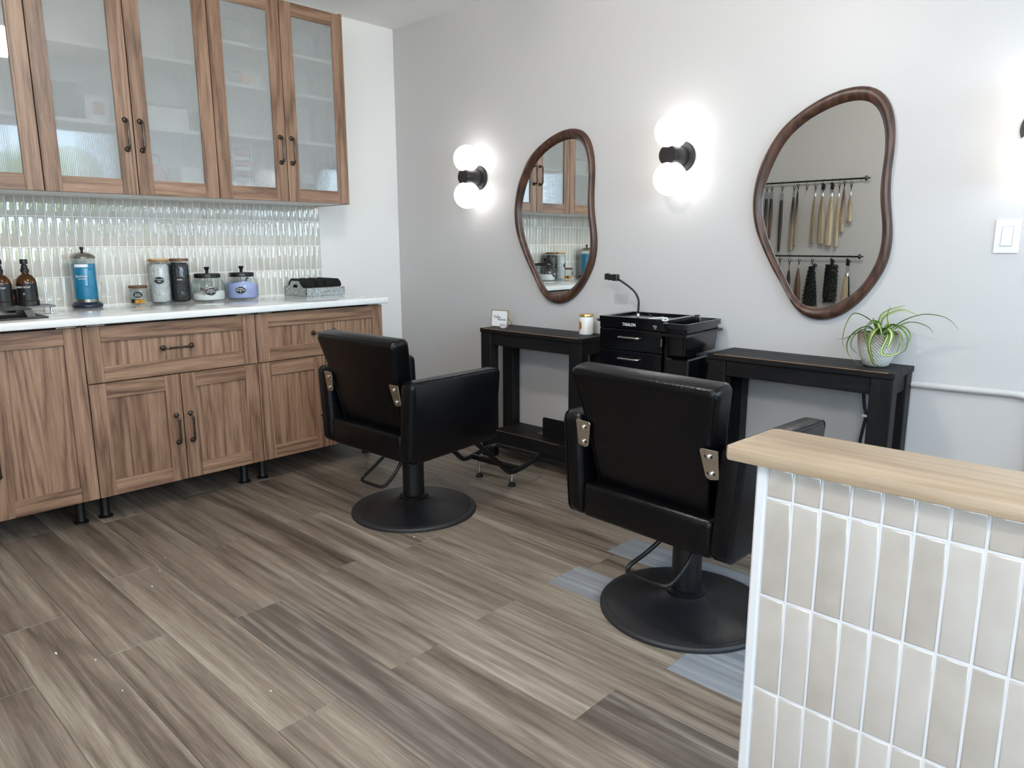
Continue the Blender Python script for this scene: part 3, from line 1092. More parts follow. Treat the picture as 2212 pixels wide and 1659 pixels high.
# name frame
f = thing('name_frame', 'small brass photo frame with printed name card on the left console table', 'frame', (1.088, -0.150, ZT), 0.10)
f.rotation_euler = (-0.10, 0, 0.12)
fw, fh = 0.118, 0.096
for a, b, c, d_ in ((-fw / 2, fw / 2, 0, 0.004), (-fw / 2, fw / 2, fh - 0.004, fh)):
    box(a, b, -0.004, 0.004, c, d_).build('frame_bar', M['brass'], f, smooth=False)
for a, b in ((-fw / 2, -fw / 2 + 0.004), (fw / 2 - 0.004, fw / 2)):
    box(a, b, -0.004, 0.004, 0.004, fh - 0.004).build('frame_bar', M['brass'], f, smooth=False)
box(-fw / 2 + 0.004, fw / 2 - 0.004, -0.001, 0.001, 0.004, fh - 0.004).build('name_card', M['paper'], f, smooth=False)
text('name_print', 'Daina', 0.021, M['ink'], f, (-0.018, -0.0014, 0.056), (PI / 2, 0, 0))
text('name_print', 'Rebollo', 0.019, M['ink'], f, (0.016, -0.0014, 0.042), (PI / 2, 0, 0))
box(-0.013, -0.012, -0.0018, -0.0012, 0.056, 0.076).build('name_flourish', M['ink'], f, smooth=False)
MB().tube([(fw / 2, 0.002, 0.052), (fw / 2 + 0.001, 0.045, 0.012)], 0.0018, 6).build('stand', M['brass'], f)

# amethyst
a_ = thing('amethyst', 'small pale amethyst crystal cluster beside the name frame', 'crystal', (1.156, -0.190, ZT))
lump = MB().lathe([(0.014, 0), (0.020, 0.006), (0.016, 0.014), (0.006, 0.020)], 9).build('rock_base', M['crystal'], a_, angle=10)
for i in range(13):
    an, tilt = random.uniform(0, 2 * PI), random.uniform(0.1, 0.9)
    h_, r_ = random.uniform(0.014, 0.026), random.uniform(0.003, 0.0055)
    c = MB().lathe([(r_, 0), (r_ * 0.95, h_ * 0.65), (0.0004, h_)], 6).build('crystal', M['crystal'], a_, angle=10)
    c.location = (0.009 * math.cos(an), 0.009 * math.sin(an), 0.009)
    c.rotation_euler = (tilt * math.cos(an + PI / 2), tilt * math.sin(an + PI / 2), 0)

# candle
c = thing('candle_jar', 'white ceramic candle jar with gold lid and amber label on the left console table', 'candle', (1.668, -0.095, ZT))
MB().lathe([(0.033, 0), (0.0365, 0.004), (0.0365, 0.092), (0.035, 0.094)], 36).build('jar', M['ceramic'], c)
MB().lathe([(0.0385, 0.096), (0.0385, 0.106), (0.037, 0.108)], 36).build('lid', M['gold'], c)
lab = MB()
pp = []
for i in range(9):
    an = 3.72 + i * 0.115
    pp.append((math.cos(an) * 0.0369, math.sin(an) * 0.0369, [0.013, 0.020, 0.019, 0.022, 0.022, 0.022, 0.028, 0.034, 0.034][i], [0.080, 0.078, 0.074, 0.072, 0.070, 0.070, 0.068, 0.066, 0.060][i]))
v, fs = [], []
for x, y, z0, z1 in pp:
    v += [(x, y, z0), (x, y, z1), (x * 0.99, y * 0.99, z1), (x * 0.99, y * 0.99, z0)]
for i in range(8):
    for j in range(4):
        fs.append((4 * i + j, 4 * i + (j + 1) % 4, 4 * i + 4 + (j + 1) % 4, 4 * i + 4 + j))
lab._add(v, fs)
lab.build('label', M['amber_print'], c)

# bookend on the low shelf
b_ = thing('bookend', 'black metal bookend on the low shelf of the left console table', 'bookend', (1.43, 0, 0.1655))
rp = []
for (cx, cz, a0) in ((0.165, 0.095, 0), (0.015, 0.095, PI / 2)):
    for i in range(6):
        q = a0 + i * PI / 10
        rp.append((cx + 0.012 * math.cos(q), cz + 0.012 * math.sin(q)))
rp += [(0.003, 0.0), (0.177, 0.0)]
MB().prism(rp, -0.166, -0.163, 'Y').build('upright_plate', M['black_metal'], b_, smooth=False)
box(-0.05, 0.175, -0.163, -0.09, 0.0002, 0.003).build('foot_plate', M['black_metal'], b_, smooth=False)

# ------------------------------------------------------------------ salon cart
k = thing('salon_cart', 'glossy black salon trolley with drawers between the console tables', 'trolley', (1.946, -0.345, 0), 0.06)
W_, D_ = 0.352, 0.285
zt = 0.878
box(0, 0.016, 0, D_, 0.09, zt - 0.02).build('side_panel', M['cart_black'], k, smooth=False)
box(W_ - 0.016, W_, 0, D_, 0.09, zt - 0.02).build('side_panel', M['cart_black'], k, smooth=False)
box(0.016, W_ - 0.016, D_ - 0.008, D_, 0.09, zt - 0.02).build('back_panel', M['cart_black'], k, smooth=False)
box(0.016, W_ - 0.016, 0.01, D_ - 0.008, 0.09, 0.104).build('bottom_panel', M['cart_black'], k, smooth=False)
mb = MB()
mb.box(-0.004, W_ + 0.004, -0.006, D_, zt - 0.020, zt - 0.010)
mb.box(-0.004, W_ + 0.004, -0.006, 0.022, zt - 0.010, zt)
mb.box(-0.004, W_ + 0.004, D_ - 0.022, D_, zt - 0.010, zt)
mb.box(-0.004, 0.026, 0.022, D_ - 0.022, zt - 0.010, zt)
mb.box(W_ - 0.026, W_ + 0.004, 0.022, D_ - 0.022, zt - 0.010, zt)
mb.build('top_tray', M['cart_black'], k, smooth=False)
fas = box(0.0, W_, -0.006, 0.012, 0.826, zt - 0.0205).build('fascia', M['cart_black'], k, smooth=False)
text('brand_print', 'TASALON', 0.020, M['white_ink'], fas, (0.155, -0.0064, 0.845), (PI / 2, 0, 0), squeeze=0.78)
MB().lathe([(0.010, 0.0), (0.010, -0.004), (0.004, -0.005)], 20, (0.288, -0.006, 0.842), 'Y').build('lock', M['chrome'], fas)
zs = [0.822, 0.724, 0.626, 0.47, 0.315, 0.11]
for i in range(5):
    d = box(0.004, W_ - 0.022, -0.014, 0.006, zs[i + 1] + 0.003, zs[i], 0.002).build('drawer_front', M['cart_black'], k, smooth=False)
    zc = zs[i] - 0.034
    MB().tube(smooth_path([(0.110, -0.014, zc), (0.113, -0.026, zc), (0.125, -0.030, zc), (0.185, -0.031, zc), (0.204, -0.030, zc), (0.216, -0.026, zc), (0.219, -0.014, zc)], 4), 0.0045, 10).build('handle', M['chrome'], d)
MB().box(W_ - 0.028, W_ - 0.020, -0.017, -0.013, 0.760, 0.795, 0.001).build('latch', M['dull_steel'], k, smooth=False)
for xx in (0.03, W_ - 0.03):
    for yy in (0.03, D_ - 0.03):
        w = MB().lathe([(0.032, -0.011), (0.035, -0.007), (0.035, 0.007), (0.032, 0.011)], 20, (xx, yy, 0.035), 'X').build('caster', M['black_plastic'], k)
        MB().box(xx - 0.014, xx + 0.014, yy - 0.012, yy + 0.012, 0.055, 0.0895).build('caster_fork', M['dull_steel'], w, smooth=False)
# clips with the little white cable on the top edge
for xx in (0.262, 0.322):
    MB().tube([(xx, 0.004, zt + 0.0), (xx - 0.002, 0.000, zt + 0.018)], 0.0035, 8).build('clip', M['black_plastic'], k)
MB().tube(smooth_path([(0.258, -0.006, zt + 0.003), (0.29, -0.008, zt + 0.006), (0.322, -0.007, zt + 0.010), (0.345, -0.008, zt + 0.008), (0.352, -0.010, zt + 0.001), (0.335, -0.010, zt - 0.003), (0.325, -0.009, zt + 0.002), (0.345, -0.008, zt + 0.012)], 5), 0.0028, 8).build('cable_tie', M['paper'], k)
# tool holder sticking out on the left
MB().tube([(0.004, 0.03, 0.853), (-0.030, 0.026, 0.853), (-0.036, 0.026, 0.856)], 0.006, 8).build('tool_holder', M['black_plastic'], k)
# gooseneck dryer holder
gp = smooth_path([(0.072, 0.215, zt - 0.008), (0.074, 0.215, zt + 0.03), (0.072, 0.215, zt + 0.065), (0.052, 0.215, zt + 0.098), (0.018, 0.215, zt + 0.124), (-0.022, 0.215, zt + 0.147), (-0.048, 0.215, zt + 0.160)], 6)
gn = MB().tube(gp, 0.0052, 10).build('gooseneck', M['black_metal'], k)
MB().box(-0.075, -0.045, 0.200, 0.230, zt + 0.150, zt + 0.182, 0.003).build('clamp_body', M['black_plastic'], gn, smooth=False)
MB().prism([(-0.116, zt + 0.182), (-0.105, zt + 0.186), (-0.095, zt + 0.180), (-0.074, zt + 0.181), (-0.074, zt + 0.153), (-0.096, zt + 0.152), (-0.106, zt + 0.158), (-0.116, zt + 0.154)], 0.203, 0.227, 'Y').build('clamp_jaw', M['black_plastic'], gn, smooth=False)
MB().lathe([(0.010, zt - 0.0098), (0.010, zt - 0.004), (0.007, zt - 0.002)], 16, (0.072, 0.215, 0)).build('neck_collar', M['chrome'], gn)
MB().lathe([(0.012, zt), (0.012, zt + 0.005)], 16, (0.365, 0.25, 0)).build('hinge_cap', M['black_plastic'], k)


def open_bin(parent, x0, x1, y0, y1, z0, z1, taper, name):
    def rr(a0, a1, b0, b1, z, r=0.014):
        pts = []
        for cx, cy, st in ((a1 - r, b1 - r, 0), (a0 + r, b1 - r, PI / 2), (a0 + r, b0 + r, PI), (a1 - r, b0 + r, 1.5 * PI)):
            for i in range(5):
                q = st + i * PI / 8
                pts.append((cx + r * math.cos(q), cy + r * math.sin(q), z))
        return pts
    t_ = taper
    rings = [rr(x0 + t_, x1 - t_, y0 + t_, y1 - t_, z0), rr(x0, x1, y0, y1, z1 - 0.022), rr(x0 - 0.007, x1 + 0.007, y0 - 0.007, y1 + 0.007, z1 - 0.022),
             rr(x0 - 0.007, x1 + 0.007, y0 - 0.007, y1 + 0.007, z1), rr(x0 + 0.003, x1 - 0.003, y0 + 0.003, y1 - 0.003, z1),
             rr(x0 + t_ + 0.003, x1 - t_ - 0.003, y0 + t_ + 0.003, y1 - t_ - 0.003, z0 + 0.004)]
    return MB().loft(rings).build(name, M['bin_black'], parent)


bx = open_bin(k, W_ + 0.014, W_ + 0.118, -0.070, 0.262, 0.735, 0.872, 0.008, 'side_bin')
mb = MB()
mb.box(W_ + 0.002, W_ + 0.128, -0.084, -0.078, 0.818, 0.829)
mb.box(W_ + 0.002, W_ + 0.128, 0.270, 0.276, 0.818, 0.829)
mb.box(W_ + 0.122, W_ + 0.128, -0.078, 0.270, 0.818, 0.829)
mb.box(W_ + 0.000, W_ + 0.006, -0.078, 0.270, 0.818, 0.829)
mb.build('bin_ring', M['bin_black'], k, smooth=False)
box(W_, W_ + 0.115, -0.03, 0.25, 0.45, 0.716, 0.006).build('side_box', M['bin_black'], k, smooth=False)


# ------------------------------------------------------------------ salon chairs
def arm_profile(z_top, z_bot, yr, yf, r):
    pts = []
    for cy, cz, st in ((yf - r, z_top - r, 0), (yr + r, z_top - r, PI / 2), (yr + r * 1.4, z_bot + r * 1.4, PI), (yf - r * 1.4, z_bot + 0.018 + r * 1.4, 1.5 * PI)):
        rr_ = r if st < 3 else r * 1.4
        for i in range(6):
            q = st + i * PI / 10
            pts.append((cy + rr_ * math.cos(q), cz + rr_ * math.sin(q)))
    return pts


def make_chair():
    t = thing('salon_chair', 'x', 'chair')
    # base
    MB().lathe([(0.2855, 0.0), (0.2855, 0.010), (0.280, 0.016), (0.262, 0.018)], 72).build('base_ring', M['rubber'], t)
    MB().lathe([(0.262, 0.008), (0.262, 0.019), (0.256, 0.021), (0.20, 0.029), (0.14, 0.038), (0.09, 0.049), (0.066, 0.060), (0.060, 0.066)], 72).build('base_plate', M['base_metal'], t)
    MB().lathe([(0.062, 0.058), (0.066, 0.064), (0.066, 0.072), (0.058, 0.078), (0.050, 0.080)], 40).build('post_collar', M['black_metal'], t)
    MB().lathe([(0.049, 0.070), (0.049, 0.345)], 40).build('post', M['black_metal'], t)
    # arms
    for s in (-1, 1):
        prof = arm_profile(0.672, 0.328, -0.268, 0.245, 0.028)
        n = len(prof)
        rings = []
        for off, ins in ((0.0, 0.012), (0.006, 0.003), (0.014, 0.0), (0.050, 0.0), (0.058, 0.003), (0.064, 0.012)):
            ring = []
            for y, z in prof:
                cy, cz = -0.01, 0.50
                k_ = 1 - ins / 0.2
                yy, zz = cy + (y - cy) * k_, cz + (z - cz) * k_
                lean = (zz - 0.33) * 0.085
                ring.append((s * (0.215 + 0.018 + off + lean * (0.6 + 0.4 * off / 0.064)), yy, zz))
            rings.append(ring if s > 0 else ring[::-1])
        a = MB().loft(rings).build('armrest', M['leather'], t, angle=50)
        sm = []
        for y, z in prof:
            sm.append((s * (0.233 + 0.0575 + (z - 0.33) * 0.085 * 0.96), -0.01 + (y + 0.01) * 0.995, 0.5 + (z - 0.5) * 0.993))
        MB().tube(sm, 0.0022, 6, closed=True).build('seam', M['leather'], a)
    # seat box and cushion
    MB().box(-0.240, 0.240, -0.262, 0.215, 0.330, 0.445, 0.018, 4).build('seat_box', M['leather'], t, angle=60)
    MB().box(-0.236, 0.236, -0.150, 0.275, 0.378, 0.490, 0.022, 4).build('seat_cushion', M['leather'], t, angle=60)
    # backrest: tapered and leaning
    rings = []
    lv = [(0.405, 0.200, -0.212), (0.415, 0.206, -0.216), (0.50, 0.210, -0.234), (0.60, 0.222, -0.256), (0.70, 0.238, -0.278), (0.775, 0.255, -0.297), (0.804, 0.262, -0.304), (0.821, 0.260, -0.307), (0.829, 0.252, -0.300)]
    th = [0.05, 0.075, 0.090, 0.094, 0.094, 0.092, 0.090, 0.080, 0.058]
    for (z, hw_, yr), d_ in zip(lv, th):
        r = min(0.022, d_ * 0.4)
        ring = []
        y0, y1 = yr, yr + d_
        if z > 0.83:
            y0 += (0.090 - d_) * 0.45
            y1 = y0 + d_
        for cx, cy, st in ((hw_ - r, y1 - r, 0), (-hw_ + r, y1 - r, PI / 2), (-hw_ + r, y0 + r, PI), (hw_ - r, y0 + r, 1.5 * PI)):
            for i in range(6):
                q = st + i * PI / 10
                # rear leans a little more towards the front at the top edge
                ring.append((cx + r * math.cos(q), cy + r * math.sin(q), z + (cy + r * math.sin(q) - yr) * 0.22))
        rings.append(ring)
    bk = MB().loft(rings).build('backrest', M['leather'], t, angle=70)
    sp = []
    for (z, hw_, yr) in lv[1:7]:
        sp.append((hw_ - 0.005, yr + 0.005, z + 0.001))
    sp2 = [(-x, y, z) for x, y, z in sp[::-1]]
    MB().tube(sp + [(0.250, -0.3020, 0.814), (0.235, -0.3020, 0.819), (0.0, -0.3020, 0.820), (-0.235, -0.3020, 0.819), (-0.250, -0.3020, 0.814)] + sp2, 0.0022, 6).build('piping', M['leather'], bk)
    # bracket plates with screws
    for s in (-1, 1):
        cx = 0.216
        pl = MB().prism([(s * (cx - 0.012), 0.007), (s * (cx + 0.040), 0.007), (s * (cx + 0.040), -0.078), (s * (cx + 0.014), -0.084), (s * (cx + 0.002), -0.080), (s * (cx - 0.003), -0.072), (s * (cx - 0.018), 0.001)], -0.002, 0.002, 'Y', 0.0008).build('bracket', M['brushed'], t, smooth=False)
        pl.location = (0, -0.2755, 0.650)
        pl.rotation_euler = (0.16, 0, 0)
        for dz in (-0.014, -0.064):
            xs = s * (cx + (0.010 if dz > -0.03 else 0.016))
            MB().box(xs - 0.013, xs + 0.013, -0.0028, 0, dz - 0.0045, dz + 0.0045, 0.001).build('slot', M['black_plastic'], pl, smooth=False)
            MB().lathe([(0.008, -0.002), (0.008, -0.006), (0.005, -0.009), (0.001, -0.0095)], 14, (xs + s * 0.001, 0, dz), 'Y').build('screw', M['chrome'], pl)
    # pump lever
    lp = smooth_path([(0.035, -0.10, 0.335), (0.025, -0.15, 0.318), (-0.020, -0.195, 0.255), (-0.062, -0.222, 0.208), (-0.064, -0.236, 0.193), (-0.045, -0.246, 0.188), (0.060, -0.246, 0.188), (0.088, -0.238, 0.193), (0.104, -0.222, 0.212), (0.124, -0.195, 0.258), (0.132, -0.15, 0.318), (0.134, -0.10, 0.335)], 5)
    MB().tube(lp, 0.0072, 10).build('pump_lever', M['black_metal'], t)
    # footrest: two bars bending into a front hoop, cross bar, bolts with pads
    zf = 0.105
    fp = [(0.150, 0.16, 0.345), (0.155, 0.24, 0.305), (0.160, 0.40, 0.165), (0.164, 0.462, 0.110), (0.167, 0.500, 0.098), (0.169, 0.56, 0.104), (0.168, 0.66, 0.122), (0.155, 0.70, 0.130), (0.120, 0.715, 0.132)]
    fp = fp + [(-x, y, z) for x, y, z in fp[::-1]]
    fr = MB().tube(smooth_path(fp, 5), 0.0125, 12).build('footrest', M['black_metal'], t)
    MB().box(-0.162, 0.162, 0.534, 0.556, 0.088, 0.114, 0.002).build('crossbar', M['black_metal'], fr, smooth=False)
    for s in (-1, 1):
        bo = MB().lathe([(0.0075, 0.014), (0.0075, 0.092)], 12, (s * 0.115, 0.545, 0)).build('levelling_bolt', M['chrome'], fr)
        MB().lathe([(0.020, 0.0), (0.020, 0.010), (0.010, 0.014), (0.010, 0.024)], 20, (s * 0.115, 0.545, 0)).build('foot_pad', M['black_plastic'], bo)
    return t


ch1 = make_chair()
ch2 = copy_tree(ch1)
ch1.location, ch1.rotation_euler = (1.452, -1.092, 0), (0, 0, 0.02)
ch2.location, ch2.rotation_euler = (2.844, -1.054, 0), (0, 0, -0.06)
tag(ch1, 'black leather hydraulic salon chair on round base beside the walnut base cabinets', 'chair', 'salon chairs')
tag(ch2, 'black leather hydraulic salon chair partly hidden by the tiled half wall', 'chair', 'salon chairs')

# ------------------------------------------------------------------ wall fittings
s = thing('light_switch', 'white rocker light switch below the right wall sconce', 'switch', (3.4525, 0, 1.231))
box(-0.0385, 0.0385, -0.006, -0.0005, -0.059, 0.059, 0.002).build('switch_plate', M['switch'], s, smooth=False)
MB().hexa([(-0.016, -0.011, -0.033), (0.016, -0.011, -0.033), (0.016, -0.004, -0.033), (-0.016, -0.004, -0.033), (-0.016, -0.0065, 0.033), (0.016, -0.0065, 0.033), (0.016, -0.004, 0.033), (-0.016, -0.004, 0.033)]).build('rocker', M['ceramic'], s, smooth=False)
mb = MB()
mb.box(-0.0175, -0.0165, -0.0066, -0.005, -0.0345, 0.0345)
mb.box(0.0165, 0.0175, -0.0066, -0.005, -0.0345, 0.0345)
mb.box(-0.0175, 0.0175, -0.0066, -0.005, 0.0335, 0.0345)
mb.box(-0.0175, 0.0175, -0.0066, -0.005, -0.0345, -0.0335)
mb.build('bezel', M['stone_tray'], s, smooth=False)
cp = smooth_path([(2.40, -0.0135, 0.662), (3.0, -0.0135, 0.667), (3.40, -0.0135, 0.673), (3.50, -0.0135, 0.676), (3.56, -0.0135, 0.674), (3.60, -0.0135, 0.655), (3.615, -0.0135, 0.61), (3.615, -0.0135, 0.30), (3.615, -0.0135, 0.0)], 6)
tag(MB().tube(cp, 0.0130, 14).build('wall_conduit', M['wall_grey']), 'white painted conduit running along the wall below the light switch', 'pipe')
cd = smooth_path([(3.020, -0.012, 0.70), (3.026, -0.010, 0.62), (3.034, -0.010, 0.56), (3.044, -0.010, 0.515), (3.036, -0.010, 0.45), (3.030, -0.010, 0.38), (3.030, -0.010, 0.20), (3.034, -0.010, 0.0)], 6)
pc = MB().tube(cd, 0.006, 8).build('power_cord', M['cord'])
tag(pc, 'black power cord hanging down the wall under the right console table', 'cord')
MB().box(3.030, 3.058, -0.018, -0.0005, 0.510, 0.521, 0.002).build('cord_clip', M['white_trim'], pc, smooth=False)

# ------------------------------------------------------------------ spider plant
pl = thing('potted_spider_plant', 'variegated spider plant in woven-look pot on the right console table', 'plant', (3.095, -0.118, ZT))
MB().lathe([(0.036, 0.0), (0.046, 0.006), (0.060, 0.040), (0.070, 0.080), (0.0735, 0.124), (0.0725, 0.128), (0.0695, 0.128), (0.066, 0.108), (0.060, 0.100)], 48).build('pot', M['pot'], pl)
MB().lathe([(0.068, 0.100), (0.066, 0.112), (0.02, 0.117), (0.001, 0.117)], 32).build('soil', M['soil'], pl)


def leaf(pts, w0):
    path = smooth_path(pts, 6)
    n = len(path)
    bm = bmesh.new()
    uvl = bm.loops.layers.uv.new('UVMap')
    rows_ = []
    side = None
    for i, p in enumerate(path):
        a, b = path[max(0, i - 1)], path[min(n - 1, i + 1)]
        t_ = (b - a).normalized()
        if side is None:
            side = t_.cross(Vector((0, 0, 1)))
            if side.length < 0.2:
                side = Vector((0.75, -0.66, 0))
            side.normalize()
        else:
            side = (side - t_ * side.dot(t_)).normalized()
        nm = side.cross(t_)
        u = i / (n - 1)
        w_ = w0 * min(1.0, 0.45 + 2.2 * u) * max(0.04, (1 - u ** 2.6))
        rows_.append([bm.verts.new(p + side * (w_ * k_) + nm * (abs(k_) * w_ * 0.45 + zoff)) for zoff in (0, -0.0006) for k_ in (-1, -0.35, 0, 0.35, 1)])
    us = (0, 0.325, 0.5, 0.675, 1)

    def face(vs, uu):
        f_ = bm.faces.new(vs)
        f_.smooth = True
        for lp, u_ in zip(f_.loops, uu):
            lp[uvl].uv = (u_, 0.5)
    for i in range(n - 1):
        for j in range(4):
            face((rows_[i][j], rows_[i][j + 1], rows_[i + 1][j + 1], rows_[i + 1][j]), (us[j], us[j + 1], us[j + 1], us[j]))
            face((rows_[i][5 + j], rows_[i + 1][5 + j], rows_[i + 1][6 + j], rows_[i][6 + j]), (us[j], us[j], us[j + 1], us[j + 1]))
    me = bpy.data.meshes.new('leaf')
    bm.to_mesh(me)
    bm.free()
    me.materials.append(M['leaf'])
    return link('leaf', me, pl)


# leaves in the plant's own frame (pot centre, table top = 0)
LV = [
    ([(-0.006, 0.0, 0.118), (-0.022, -0.004, 0.165), (-0.085, -0.015, 0.198), (-0.112, -0.022, 0.158), (-0.122, -0.024, 0.096), (-0.114, -0.022, 0.054)], 0.0075),
    ([(0.004, 0.004, 0.118), (0.0, 0.004, 0.184), (0.030, 0.002, 0.216), (0.084, 0.0, 0.238)], 0.0065),
    ([(0.008, 0.0, 0.118), (0.012, 0.0, 0.182), (0.052, -0.004, 0.212), (0.084, -0.006, 0.220), (0.132, -0.010, 0.205)], 0.006),
    ([(0.022, 0.006, 0.116), (0.034, 0.004, 0.158), (0.028, 0.0, 0.195), (0.034, -0.004, 0.234)], 0.0085),
    ([(0.018, -0.004, 0.116), (0.070, -0.010, 0.168), (0.124, -0.020, 0.200), (0.174, -0.026, 0.211), (0.234, -0.030, 0.200), (0.274, -0.032, 0.163)], 0.0075),
    ([(0.022, 0.004, 0.116), (0.084, -0.010, 0.166), (0.124, -0.016, 0.178), (0.170, -0.020, 0.166), (0.192, -0.020, 0.142)], 0.0065),
    ([(0.016, -0.010, 0.116), (0.040, -0.028, 0.150), (0.070, -0.040, 0.165), (0.105, -0.045, 0.136), (0.114, -0.045, 0.104), (0.106, -0.045, 0.072), (0.076, -0.046, 0.060)], 0.0105),
    ([(-0.008, -0.008, 0.118), (-0.030, -0.02, 0.150), (-0.072, -0.026, 0.132), (-0.100, -0.030, 0.086), (-0.086, -0.040, 0.034), (-0.030, -0.075, 0.006)], 0.0085),
    ([(0.000, -0.012, 0.118), (0.008, -0.040, 0.160), (-0.010, -0.070, 0.172), (-0.022, -0.085, 0.140), (-0.016, -0.090, 0.104), (0.000, -0.090, 0.086)], 0.0115),
    ([(0.006, -0.014, 0.118), (0.020, -0.050, 0.148), (0.010, -0.082, 0.140), (0.000, -0.094, 0.096), (0.010, -0.094, 0.052), (0.024, -0.090, 0.020), (0.056, -0.090, 0.012)], 0.012),
    ([(0.012, -0.012, 0.118), (0.040, -0.040, 0.150), (0.066, -0.070, 0.134), (0.064, -0.082, 0.100), (0.056, -0.084, 0.078)], 0.010),
    ([(-0.010, 0.0, 0.118), (-0.034, -0.006, 0.144), (-0.080, -0.016, 0.120), (-0.116, -0.02, 0.098), (-0.150, -0.022, 0.094)], 0.0055),
    ([(-0.010, -0.01, 0.116), (-0.050, -0.03, 0.138), (-0.078, -0.045, 0.104), (-0.076, -0.055, 0.070), (-0.045, -0.07, 0.048)], 0.006),
    ([(0.004, -0.008, 0.118), (-0.004, -0.03, 0.162), (0.012, -0.060, 0.170), (0.030, -0.072, 0.136), (0.026, -0.072, 0.112)], 0.009),
    ([(0.016, 0.008, 0.118), (0.060, 0.020, 0.158), (0.098, 0.022, 0.138), (0.104, 0.012, 0.104), (0.080, -0.01, 0.080)], 0.008),
    ([(0.010, 0.010, 0.118), (0.020, 0.030, 0.156), (0.046, 0.044, 0.150), (0.080, 0.050, 0.136)], 0.006),
    ([(-0.004, 0.010, 0.118), (-0.020, 0.030, 0.158), (-0.040, 0.050, 0.160), (-0.060, 0.066, 0.140)], 0.006),
    ([(0.018, -0.016, 0.114), (0.050, -0.060, 0.128), (0.040, -0.084, 0.066), (0.070, -0.080, 0.056), (0.098, -0.062, 0.074), (0.096, -0.050, 0.120)], 0.0055),
    ([(0.020, -0.006, 0.116), (0.072, -0.030, 0.140), (0.092, -0.040, 0.110), (0.082, -0.044, 0.078)], 0.008),
    ([(0.000, -0.004, 0.118), (-0.012, -0.016, 0.152), (-0.016, -0.030, 0.178), (-0.012, -0.036, 0.188)], 0.006),
]
for p_, w_ in LV:
    leaf(p_, w_ * 0.95)

# ------------------------------------------------------------------ things on the counter
def oval_label(parent, r, ang, zc, hw_, hh, lines, size, mat='label_black', ink='white_ink'):
    """small oval sticker bent round a jar of radius r, with its writing"""
    v, f_ = [], []
    n = 20
    v.append((r * math.cos(ang), r * math.sin(ang), zc))
    for i in range(n):
        q = 2 * PI * i / n
        a = ang + hw_ * math.cos(q) / r
        v.append((r * math.cos(a), r * math.sin(a), zc + hh * math.sin(q)))
    for i in range(n):
        f_.append((0, 1 + i, 1 + (i + 1) % n))
    mb_ = MB()
    mb_._add(v, f_)
    lb = mb_.build('label', M[mat], parent)
    for i, ln in enumerate(lines):
        z = zc + (len(lines) - 1) * size * 0.45 - i * size * 0.9
        rr = r + 0.0012
        text('writing', ln, size, M[ink], lb, (rr * math.cos(ang), rr * math.sin(ang), z), (PI / 2, 0, ang + PI / 2))
    return lb


CA = -0.55      # direction jars turn their labels to (towards the room)


def soap(x, y, word, label):
    t = thing('soap_bottle', label, 'bottle', (x, y, 0.9395), 0, 'amber soap bottles')
    MB().lathe([(0.040, 0.0), (0.043, 0.002), (0.043, 0.022), (0.040, 0.024)], 32).build('rubber_sleeve', M['black_plastic'], t)
    MB().lathe([(0.0385, 0.020), (0.040, 0.026), (0.040, 0.104), (0.037, 0.118), (0.028, 0.132), (0.016, 0.140), (0.0135, 0.144), (0.0135, 0.156)], 32).build('bottle', M['amber'], t)
    MB().lathe([(0.0404, 0.026), (0.0404, 0.100)], 32).build('wrap_label', M['soap_label'], t)
    MB().lathe([(0.0165, 0.148), (0.0165, 0.164), (0.0125, 0.166), (0.0125, 0.178), (0.009, 0.180), (0.009, 0.184), (0.0150, 0.186), (0.0150, 0.202), (0.013, 0.206)], 24).build('pump', M['black_plastic'], t)
    MB().tube([(0.0, 0.0, 0.196), (-0.02, 0.006, 0.197), (-0.036, 0.010, 0.194), (-0.040, 0.011, 0.190)], 0.004, 8).build('spout', M['black_plastic'], t)
    text('print', word, 0.0115, M['white_ink'], t, (0.0409 * math.cos(CA), 0.0409 * math.sin(CA), 0.084), (PI / 2, 0, CA + PI / 2))
    text('print', 'o', 0.016, M['white_ink'], t, (0.0409 * math.cos(CA), 0.0409 * math.sin(CA), 0.056), (PI / 2, 0, CA + PI / 2))
    return t


soap(0.150, -2.215, 'DISH SOAP', 'amber pump bottle labelled dish soap, right of the two')
soap(0.150, -2.312, 'HAND SOAP', 'amber pump bottle labelled hand soap, cut by the picture edge')
r_ = thing('soap_stand', 'grey stone soap stand with chrome feet under the pump bottles', 'stand', (0, 0, ZC))
box(0.075, 0.205, -2.42, -2.122, 0.017, 0.0255, 0.003, 2).build('stone_slab', M['stone_tray'], r_, smooth=False)
for x in (0.09, 0.19):
    for y in (-2.40, -2.14):
        MB().lathe([(0.005, 0.0003), (0.005, 0.017)], 12, (x, y, 0)).build('foot', M['chrome'], r_)
# cream tub behind the pump bottles
t = thing('cream_tub', 'cream lidded tub with red flower print behind the pump bottles', 'tub', (0.042, -2.245, ZC))
MB().lathe([(0.030, 0.0003), (0.032, 0.004), (0.032, 0.095), (0.030, 0.097)], 28).build('tub', M['label_black'], t)
MB().lathe([(0.0335, 0.097), (0.0335, 0.138), (0.030, 0.142)], 28).build('lid', M['cream_plastic'], t)
oval_label(t, 0.0328, CA, 0.060, 0.014, 0.022, [], 0.01, 'red_print')
